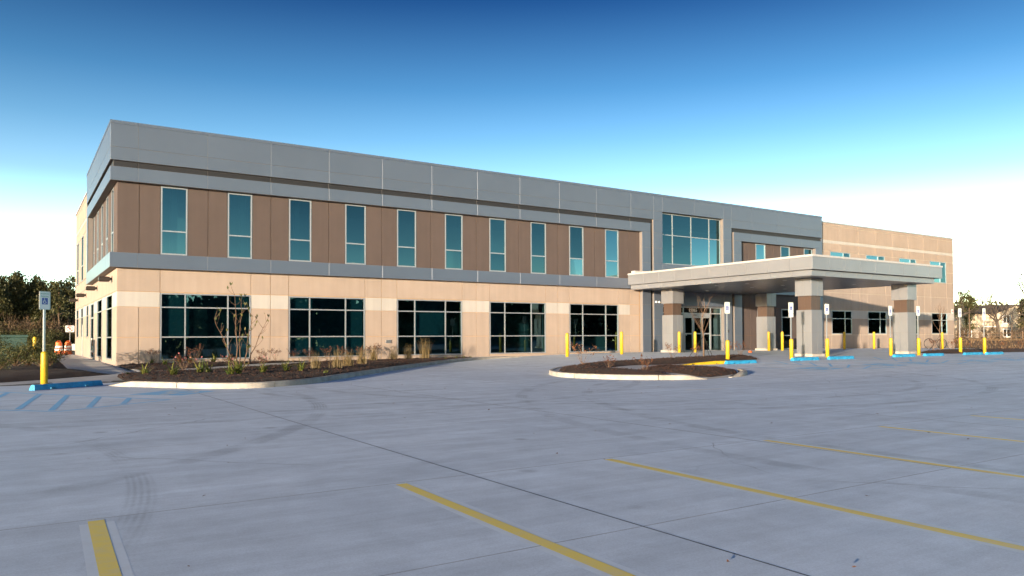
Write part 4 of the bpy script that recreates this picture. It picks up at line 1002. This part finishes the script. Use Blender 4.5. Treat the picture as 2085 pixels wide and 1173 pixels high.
def sapling(seed, label, x, y, h):
    r = random.Random(seed); t = thing('sapling', label, 'tree', (x, y, bz(x, y)), 0, 'staked saplings')
    b = MB(); pts = [Vector((r.uniform(-.03,.03)*i, r.uniform(-.02,.02)*i, h*i/6-.05)) for i in range(7)]; b.tube(pts, [.045*(1-.7*i/6) for i in range(7)], 7); b.build('trunk', M_['bark'], t, smooth=True, recalc=False)
    b = MB()
    for i in range(17):
        z = h*r.uniform(.38,.95); a = r.uniform(0,6.28); ln = (h-z)*.55+.35; d = Vector((math.cos(a)*.55, math.sin(a)*.55, .9)).normalized()
        k = min(5, int(z/h*6)); o = pts[k].lerp(pts[k+1], z/h*6-k); m_ = o+d*ln*.5+Vector((0,0,-.02)); e = o+d*ln+Vector((0,0,.12)); b.tube([o, m_, e], [.008,.006,.003], 4, False)
        for s in range(2): q = m_.lerp(e, r.random()); b.tube([q, q+(d+rv(r)*.6)*.25], [.004,.003], 3, False)
    b.build('branches', M_['twig'], t, recalc=False)
    for a in (20, 140, 260):
        b = MB(); e = Vector((math.cos(rad(a))*.75, math.sin(rad(a))*.75, -.05)); b.tube([pts[2]+Vector((0,0,.1)), e], .012, 4); b.build('stake_strap', M_['black'], t)
sapling(31, 'staked bare sapling on the island before the entrance doors', 25.85, -12.1, 3.0)
sapling(32, 'staked bare sapling at the right end before the last wing window', 48.9, -12.2, 2.9)

def bush_mesh(seed, n, R, leafs, m, flat=.7):
    r = random.Random(seed); L = MB(); b = MB(); cl = [Vector((r.gauss(0,.45)*R, r.gauss(0,.45)*R, R*flat*r.uniform(.35,1.05))) for _ in range(n)]
    for c in cl:
        b.tube([Vector((0,0,-.05)), c*.55+Vector((0,0,.02)), c], [.014,.01,.006], 4, False)
        for k in range(leafs//n):
            p = c+rv(r)*R*.34*r.random()**.4; leaf(L, p, rv(r)+Vector((0,0,.35)), .075*R**.5, .024*R**.5, r)
    return b.mesh('stems', M_['twig'], recalc=False), L.mesh('leaves', M_[m], recalc=False)
BM = [bush_mesh(100+i, 26, .72, 1500, 'bush', .95) for i in range(3)]
for i, (x, y, s, lb) in enumerate([(-3.45,-2.7,1.15,'tall dark green bush left of the side walkway, behind the first sign post'),(-2.75,-3.0,1.0,'dark green bush at the edge of the side walkway'),(-3.0,-4.2,.8,'low dark green bush just behind the leftmost sign post'),(-4.45,-6.2,.75,'low green bush at the left picture edge'),(-3.9,-3.4,.9,'dark green bush between the utility box and the sign post')]):
    put('evergreen_bush', BM[i%3], lb, 'bush', 'evergreen bushes in the left bed', x, y, s)
bb_ = bush_mesh(120, 40, 1.5, 3200, 'bush', 1.0)
put('evergreen_bush', bb_, 'large brownish green shrub at the left edge, overlapping the utility box', 'bush', None, -5.55, 5.2, .85)

# ------------------------------------------------------------------ far left things
t = thing('utility_box', 'dark green metal utility box with sloped lid among the left shrubs', 'utility box', (-4.0,10.2,-.02))
b = MB(); b.cbox(-1.1,-.7,-.2,.62,.7,1.34,.02); b.build('cabinet', M_['boxgreen'], t)
b = MB(); b.hull_prism([(-1.14,-.76),(.66,-.76),(.66,.74),(-1.14,.74)], 1.34, 1.48, .03); b.build('lid', M_['boxgreen'], t)
b = MB(); b.cbox(-.3,-.73,.3,-.2,-.701,.6,.005); b.build('latch', M_['black'], t)
b = MB()
def barrel(x, y, z, lb):
    t = thing('traffic_barrel', lb, 'barrel', (x, y, z), 0, 'orange traffic barrels')
    b = MB(); b.lathe([(.33,0),(.33,.10),(.29,.11),(.29,.28),(.27,.29),(.265,.5),(.25,.51),(.245,.72),(.23,.73),(.22,.95),(.17,1.0),(.02,1.0)], 18); b.build('barrel_body', M_['orange'], t)
    for z0, r0 in ((.32,.272),(.55,.252)):
        b = MB(); b.lathe([(r0,z0),(r0-.002,z0+.14)], 18); b.build('white_band', M_['signwhite'], t)
    b = MB(); b.tube([(-.1,0,1.0),(-.1,0,1.08),(.1,0,1.08),(.1,0,1.0)], .02); b.build('handle', M_['orange'], t)
barrel(-1.10, 29.5, -.01, 'orange and white traffic barrel at the end of the side walkway')
barrel(-.42, 30.2, -.01, 'orange and white traffic barrel under the no parking sign')
t = thing('no_parking_sign', 'small white no parking sign with red circle by the back corner', 'sign', (-.28,31.0,-.02))
b = MB(); b.box(-.03,.004,0,.03,.03,2.3); b.build('post', M_['galv'], t)
b = MB(); plate(b, .62, .52, .04, 2.05, -.002, .0035); p = b.build('sign_plate', M_['signwhite'], t)
o = link('lettering', text_mesh('P', .42, M_['black'], .0005), p, (0,-.004,2.05)); o.rotation_euler = (rad(90),0,0)
b = MB(); A = arc(0,0,.235,0,360,28)[:-1]; Bq = arc(0,0,.195,0,360,28)[:-1]; n = len(A)
b.add([(x,-.006,2.05+z) for x, z in A]+[(x,-.006,2.05+z) for x, z in Bq], [(k,(k+1)%n,n+(k+1)%n,n+k) for k in range(n)])
b.add([(-.16,-.006,2.05+.12),(-.12,-.006,2.05+.16),(.16,-.006,2.05-.12),(.12,-.006,2.05-.16)], [(0,1,2,3)]); b.build('red_circle', M_['red'], p)
# white car glimpsed behind the back corner
t = thing('parked_car', 'white parked car just visible behind the back corner of the building', 'car', (2.0,34.5,-.05), rad(0))
carw = mat('car_paint_white', (.7,.71,.72), .25); carg = mat('car_glass', (.02,.022,.025), .08); tyre = mat('tyre', (.02,.02,.02), .8)
prof = [(-2.25,.30),(-2.28,.55),(-2.2,.80),(-1.25,.92),(-.55,1.38),(.9,1.42),(1.75,1.02),(2.2,.95),(2.28,.6),(2.22,.30)]
b = MB(); vs = []; n = len(prof)
for y, ins in ((-.86,.06),(-.80,0),(.80,0),(.86,.06)):
    for x, z in prof: k = 0 if z < 1 else (.12 if abs(y) > .82 else .06); vs.append((x*(1-ins*.1), y-math.copysign(k*1.2, y), z-(ins*.3 if z > .9 else 0)))
b.add(vs, [tuple(range(n)), tuple(range(4*n-1,3*n-1,-1))]+[(k*n+i, k*n+(i+1)%n, (k+1)*n+(i+1)%n, (k+1)*n+i) for k in range(3) for i in range(n)]); b.build('body', carw, t, smooth=False)
for s in (-1, 1):
    b = MB(); b.add([(-1.1,s*.80,.95),(-.5,s*.76,1.32),(.85,s*.76,1.35),(1.5,s*.80,1.0)], [(0,1,2,3)]); b.build('side_window', carg, t)
    for x in (-1.4, 1.4):
        b = MB(); b.tube([(x,s*.66,.31),(x,s*.88,.31)], .31, 18); w_ = b.build('wheel', tyre, t); b = MB(); b.tube([(x,s*.87,.31),(x,s*.89,.31)], .19, 14); b.build('rim', M_['galv'], w_)
    b = MB(); b.cbox(-2.30,s*.62-.14,.62,-2.2,s*.62+.14,.76,.02); b.build('headlight', M_['signwhite'], t)

# ------------------------------------------------------------------ trees
def pine_mesh(seed, h, R, low=.25, clumps=46, per=46):
    r = random.Random(seed); b = MB(); L = MB(); pts = [Vector((r.uniform(-.03,.03)*i*h*.1, r.uniform(-.03,.03)*i*h*.1, h*i/7)) for i in range(8)]
    b.tube(pts, [.016*h*(1-.86*i/7) for i in range(8)], 7)
    for i in range(clumps):
        t = low+(1-low)*r.random()**.85; z = h*t; a = r.uniform(0,6.28); w_ = R*(1.05-t)**.6*r.uniform(.35,1.05) if t > .45 else R*(.55+t)*r.uniform(.3,1)
        k = min(6, int(t*7)); o = pts[k].lerp(pts[k+1], t*7-k); e = o+Vector((math.cos(a)*w_, math.sin(a)*w_, r.uniform(-.02,.10)*h)); b.tube([o, o.lerp(e,.5)+Vector((0,0,.03*h)), e], [.0045*h,.003*h,.0018*h], 4, False)
        for c in (e, o.lerp(e, .68)):
            s = r.uniform(.06,.10)*h*.8
            for j in range(per):
                p = c+Vector((r.gauss(0,1)*s*.6, r.gauss(0,1)*s*.6, r.gauss(0,1)*s*.36)); leaf(L, p, rv(r)+Vector((0,0,.5)), .045*h*r.uniform(.5,1.1), .010*h, r)
    return b.mesh('trunk', M_['bark'], recalc=False), L.mesh('crown', M_['pine'], recalc=False)
PM = [pine_mesh(200+i, 8.2, 1.9, .22, 52, 40) for i in range(3)]+[pine_mesh(210+i, 8.6, 1.6, .52, 17, 30) for i in range(2)]
def brush_mesh(seed, h):
    r = random.Random(seed); b = MB(); L = MB()
    for i in range(14):
        branch(b, L, Vector((r.gauss(0,.5), r.gauss(0,.4), -.1)), Vector((r.gauss(0,.25), r.gauss(0,.25), 1)), h*.5, .03, 2, r, .6, 2)
    for i in range(800):
        p = Vector((r.gauss(0,.8), r.gauss(0,.7), h*r.uniform(.0,.85))); leaf(L, p, rv(r), .22, .06, r)
    return b.mesh('trunk', M_['bark'], recalc=False), L.mesh('crown', M_['brush'], recalc=False)
BR = [brush_mesh(300+i, 3.4) for i in range(3)]
LT = []
r = random.Random(77)
for i in range(11): LT.append((-6.6+i*.86+r.uniform(-.3,.3), 62+r.uniform(-3,5), r.uniform(.86,1.02), i%3 if i < 7 else 3+i%2))
for i in range(9): LT.append((-8.0+i*1.25+r.uniform(-.4,.4), 74+r.uniform(-3,5), r.uniform(.98,1.12), i%3 if i < 5 else 3+i%2))
LT.sort()
LT.sort(key=lambda t: (t[0]+3.876)/(t[1]+39.4)); cnt = [0, 0]
for i, (x, y, s, k) in enumerate(LT):
    o_ = ordinal(cnt[k > 2]); cnt[k > 2] += 1
    put('pine_tree', PM[k], f'{o_} open-crowned pine from the left, near the building in the left wood' if k > 2 else f'{o_} dense dark green pine from the left in the left wood', 'tree', 'open pines at the left' if k > 2 else 'dense pines at the left', x, y, s, z=-.1)
for i in range(13):
    put('brush_thicket', BR[i%3], f'{ordinal(i)} brownish undergrowth thicket from the left under the left pines', 'shrub', 'undergrowth under the left pines', -7.0+i*.75+r.uniform(-.2,.2), 55+r.uniform(-3,3), r.uniform(.75,1.1), z=-.1)
for i in range(8):
    put('dark_thicket', bb_, f'{ordinal(i)} dark leafy thicket from the left, low before the left wood', 'shrub', 'dark thickets in the left wood', -6.8+i*1.15+r.uniform(-.3,.3), 50+r.uniform(-2,3), r.uniform(1.0,1.4), z=-.1)

# right: bare oak, pines, apartment block, fence
def bare_tree(seed, h, lvl=5, n=3, spread=.75, trunk=.32, hh=.34):
    r = random.Random(seed); b = MB(); pts = [Vector((0,0,-.3)), Vector((.1,0,h*hh*.5)), Vector((.05,.1,h*hh))]; b.tube(pts, [trunk, trunk*.85, trunk*.75], 8)
    for i in range(6):
        a = i*1.05+r.uniform(-.3,.3); d = Vector((math.cos(a)*.75, math.sin(a)*.75, r.uniform(.5,1.0))); branch(b, None, pts[-1]-Vector((0,0,r.uniform(0,.15)*h*hh)), d, h*.26, trunk*.45, lvl-1, r, spread, n, None, 5, .10)
    return b.mesh('trunk', M_['barkgrey'], recalc=False)
OAK = bare_tree(401, 12, 5, 3, .72, .34, .30); BT = bare_tree(402, 10, 4, 3, .6, .18, .32)
def hz_mesh(seed, h, n, R):
    r = random.Random(seed); L = MB()
    for i in range(n):
        a = r.uniform(0,6.28); q = R*r.random()**.5; leaf(L, Vector((math.cos(a)*q, math.sin(a)*q, h*(.45+.5*r.random()))), rv(r), .16, .03, r)
    return L.mesh('crown', M_['brush'], recalc=False)
def zr(x, y): return zg(x, y)
put('oak_tree', [OAK, hz_mesh(5, 12, 500, 4.6)], 'large bare spreading oak before the cream apartments at right', 'tree', None, 113.0, 12.8, .72, .6, zr(113,12.8))
put('bare_tree', [BT], 'slim bare tree standing right of the big oak', 'tree', None, 113.6, 11.2, .66, 1.2, zr(113.6,11.2))
put('bare_tree', [BT], 'slim bare tree against the right end of the building', 'tree', None, 111.0, 17.2, .95, 2.2, zr(111,17.2))
put('bare_tree', [OAK], 'bare tree cut off by the right picture edge', 'tree', None, 108.5, 5.2, .95, 3.0, zr(108.5,5.2))
for x, y, s, k, lb in ((111.0,16.9,.80,3,'dark pine at the right building corner'),(111.5,15.9,.86,4,'open pine left of the big oak'),(117.8,18.9,.62,1,'lower dark pine half hidden behind the parking signs'),(120.6,12.6,.72,2,'dark pine at the right of the apartments')):
    put('pine_tree', PM[k], lb, 'tree', 'pines at the right', x, y, s, z=zr(x, y))
SCR = ['leftmost','second','third','fourth','fifth','sixth','seventh','eighth','rightmost']
for i in range(12):
    x, y = 103.2+i*.42, 15.2-i*1.05; put('brush_thicket', BR[i%3], f'{ordinal(i)} reddish brown scrub clump from the left along the far fence at right', 'shrub', 'scrub along the far fence', x, y, .36+.09*(i%3), z=zr(x, y)-.1)
# apartment block
def apartments():
    t = thing('apartment_block', 'cream and grey two storey apartment block behind the bare oak', 'building', (134, 21.5, 0), rad(-58)); t.scale = (.9,.9,.84)
    cream = mat('cream_siding', (.62,.50,.36), .8, noise_amt=.06); grey = mat('grey_siding', (.27,.23,.18), .8, noise_amt=.06); rf = mat('shingle_roof', (.075,.065,.06), .9, noise_amt=.2, noise_scale=3)
    z0 = .4
    b = MB(); b.box(-24,0,z0-.6,26,9,z0+2.6); b.build('wall', grey, t); b = MB(); b.box(-24,-.06,z0+2.6,26,9,z0+5.3); b.build('wall', cream, t)
    b = MB(); b.add([(-24.5,-.7,z0+5.25),(26.5,-.7,z0+5.25),(26.5,9.7,z0+5.25),(-24.5,9.7,z0+5.25),(-21,4.5,z0+7.2),(23,4.5,z0+7.2)], [(0,1,5,4),(1,2,5),(2,3,4,5),(3,0,4),(3,2,1,0)]); b.build('roof', rf, t)
    for gx_ in (-14, 2, 16):        # gabled bays
        b = MB(); b.box(gx_-3,-1.2,z0-.6,gx_+3,-.061,z0+2.6); b.build('wall', grey, t)
        b = MB(); b.box(gx_-3,-1.26,z0+2.6,gx_+3,-.061,z0+5.3); b.add([(gx_-3,-1.26,z0+5.3),(gx_+3,-1.26,z0+5.3),(gx_,-1.26,z0+6.7)],[(0,1,2)]); b.build('gable', cream, t)
        b = MB()
        b.add([(gx_-3.4,-1.6,z0+5.16),(gx_,-1.6,z0+6.78),(gx_+3.4,-1.6,z0+5.16),(gx_-3.4,4.5,z0+5.16),(gx_,4.5,z0+6.78),(gx_+3.4,4.5,z0+5.16),(gx_-3.4,-1.6,z0+5.3),(gx_,-1.6,z0+6.95),(gx_+3.4,-1.6,z0+5.3)], [(0,1,4,3),(1,2,5,4),(0,1,7,6),(1,2,8,7)]); b.build('gable_roof', rf, t)
    wins = [(gx_+o, -1.26) for gx_ in (-14,2,16) for o in (-1.5,1.5)]+[(x, -.06) for x in (-20,-8.5,-5.5,7.5,10.5,21.5)]
    for x, y in wins:
        for z in (z0+.7, z0+3.4):
            b = MB(); b.box(x-.62,y-.06,z-.08,x+.62,y-.005,z+1.53); f = b.build('window', M_['signwhite'], t)
            for s in (-.28,.28):
                b = MB(); b.box(x+s-.22,y-.075,z+.02,x+s+.22,y-.061,z+1.42); b.build('pane', carg, f)
    for x in (-10.3, -1.9, 12.1):
        for z in (z0+.15, z0+2.75):
            b = MB(); b.box(x-1.0,-1.0,z-.12,x+1.0,-.07,z); f = b.build('balcony', M_['signwhite'], t)
            b = MB(); b.box(x-1.0,-1.0,z+.9,x+1.0,-.95,z+.97)
            for k in range(9): b.box(x-1.0+k*.243,-.99,z,x-.96+k*.243,-.96,z+.9)
            b.build('railing', M_['lamp'], f)
apartments()
# far fence
t = thing('wooden_fence', 'low brown wooden fence along the far edge of the dry grass', 'fence', (0,0,0))
FP = [(101.0+.45*i, 16.2-1.1*i) for i in range(15)]
for i, (x, y) in enumerate(FP):
    z = zr(x, y); b = MB(); b.cbox(x-.06,y-.06,z-.3,x+.06,y+.06,z+.95,.01); b.build('post', M_['bark'], t)
    if i < 14:
        x2, y2 = FP[i+1]; z2 = zr(x2, y2)
        for h in (.35,.75): b = MB(); b.tube([(x-.08,y-.03,z+h),(x2-.08,y2-.03,z2+h)], .035, 4); b.build('rail', M_['bark'], t)
# distant woods (one mass each)
def wood(name, label, pts, h, n, m, seed, leafsize=.5):
    r = random.Random(seed); L = MB(); cum = []
    for (x0,y0),(x1,y1) in zip(pts, pts[1:]): cum.append(math.hypot(x1-x0, y1-y0))
    T = sum(cum)
    for i in range(n):
        u = r.random()*T; k = 0
        while u > cum[k]: u -= cum[k]; k += 1
        (x0,y0),(x1,y1) = pts[k], pts[k+1]; f = u/cum[k]; x, y = x0+(x1-x0)*f, y0+(y1-y0)*f
        top = h*(.72+.35*noise.noise((x*.16,y*.16,seed))+.18*noise.noise((x*.5,y*.5,seed+2)))
        z = top*r.random()**.75; p = Vector((x+r.gauss(0,1.6), y+r.gauss(0,1.6), z+zg(x, y))); leaf(L, p, rv(r), leafsize*r.uniform(.5,1.2), leafsize*.3, r)
    o = L.build(name, m, recalc=False); tag(o, label, 'wood', None, 'stuff'); return o
wood('far_wood', 'dark wood across the car park, behind the viewer', [(-10,-84),(40,-80),(110,-84),(190,-90),(260,-95)], 11.0, 60000, M_['wood'], 3, 1.3)
wood('far_wood', 'far belt of trees behind the apartments', [(118,95),(136,62),(160,22),(190,-30)], 8.5, 8000, M_['pine'], 9, .9)
wood('far_wood', 'far belt of trees behind the left pines', [(-22,92),(-6,88),(-1.5,88)], 7.2, 7000, M_['pine'], 12, .5)

wood('far_wood', 'far belt of trees going on beyond the left picture edge', [(-90,60),(-50,78),(-21,90)], 7.5, 12000, M_['pine'], 21, .7)
wood('far_wood', 'low far brush behind the open pines beside the building', [(-3,86),(6,88),(14,90)], 7.0, 15000, M_['wood'], 14, .5)
# ------------------------------------------------------------------ small litter
r = random.Random(55); L = MB()
for i in range(16000):
    x, y = r.uniform(75.5,96), r.uniform(-42,14)
    if x < 77 and y > -2: continue
    z = zg(x, y)+.03; h = r.uniform(.08,.26); a = r.uniform(0,6.28); w_ = .035
    L.add([(x-math.cos(a)*w_,y-math.sin(a)*w_,z),(x+math.cos(a)*w_,y+math.sin(a)*w_,z),(x+r.uniform(-.1,.1),y+r.uniform(-.1,.1),z+h)], [(0,1,2)])
tag(L.build('dry_grass', leafmat('dry_blade', (0.112,0.068,0.036), (0.216,0.14,0.072)), recalc=False), 'dry brown grass covering the bank beyond the right end bed', 'grass', None, 'stuff')
L = MB()
for i in range(420):
    x, y = r.uniform(-8,34), r.uniform(-37,-4)
    if x < 18 and y > yf(x)-.1: continue
    if inside((x,y), isl): continue
    z = zl(x, y)+.006; a = r.uniform(0,6.28); s = r.uniform(.012,.035)
    L.add([(x+math.cos(a+k*1.57)*s*(1 if k%2 else .45), y+math.sin(a+k*1.57)*s*(1 if k%2 else .45), z+r.uniform(0,.015)) for k in range(4)], [(0,1,2,3)])
tag(L.build('fallen_leaves', M_['litter'], recalc=False), 'small dead leaves scattered over the concrete car park', 'leaves', None, 'stuff')
b = MB(); rr = random.Random(3)
b.hull_prism([(.16*math.cos(k*.9)*rr.uniform(.7,1.2), .12*math.sin(k*.9)*rr.uniform(.7,1.2)) for k in range(7)], 0, .13, .035)
o = b.build('crumpled_bag', M_['orange']); o.location = (36.9,-6.0,zl(36.9,-6)+.002); tag(o, 'small crumpled orange bag lying on the paving under the canopy', 'litter')
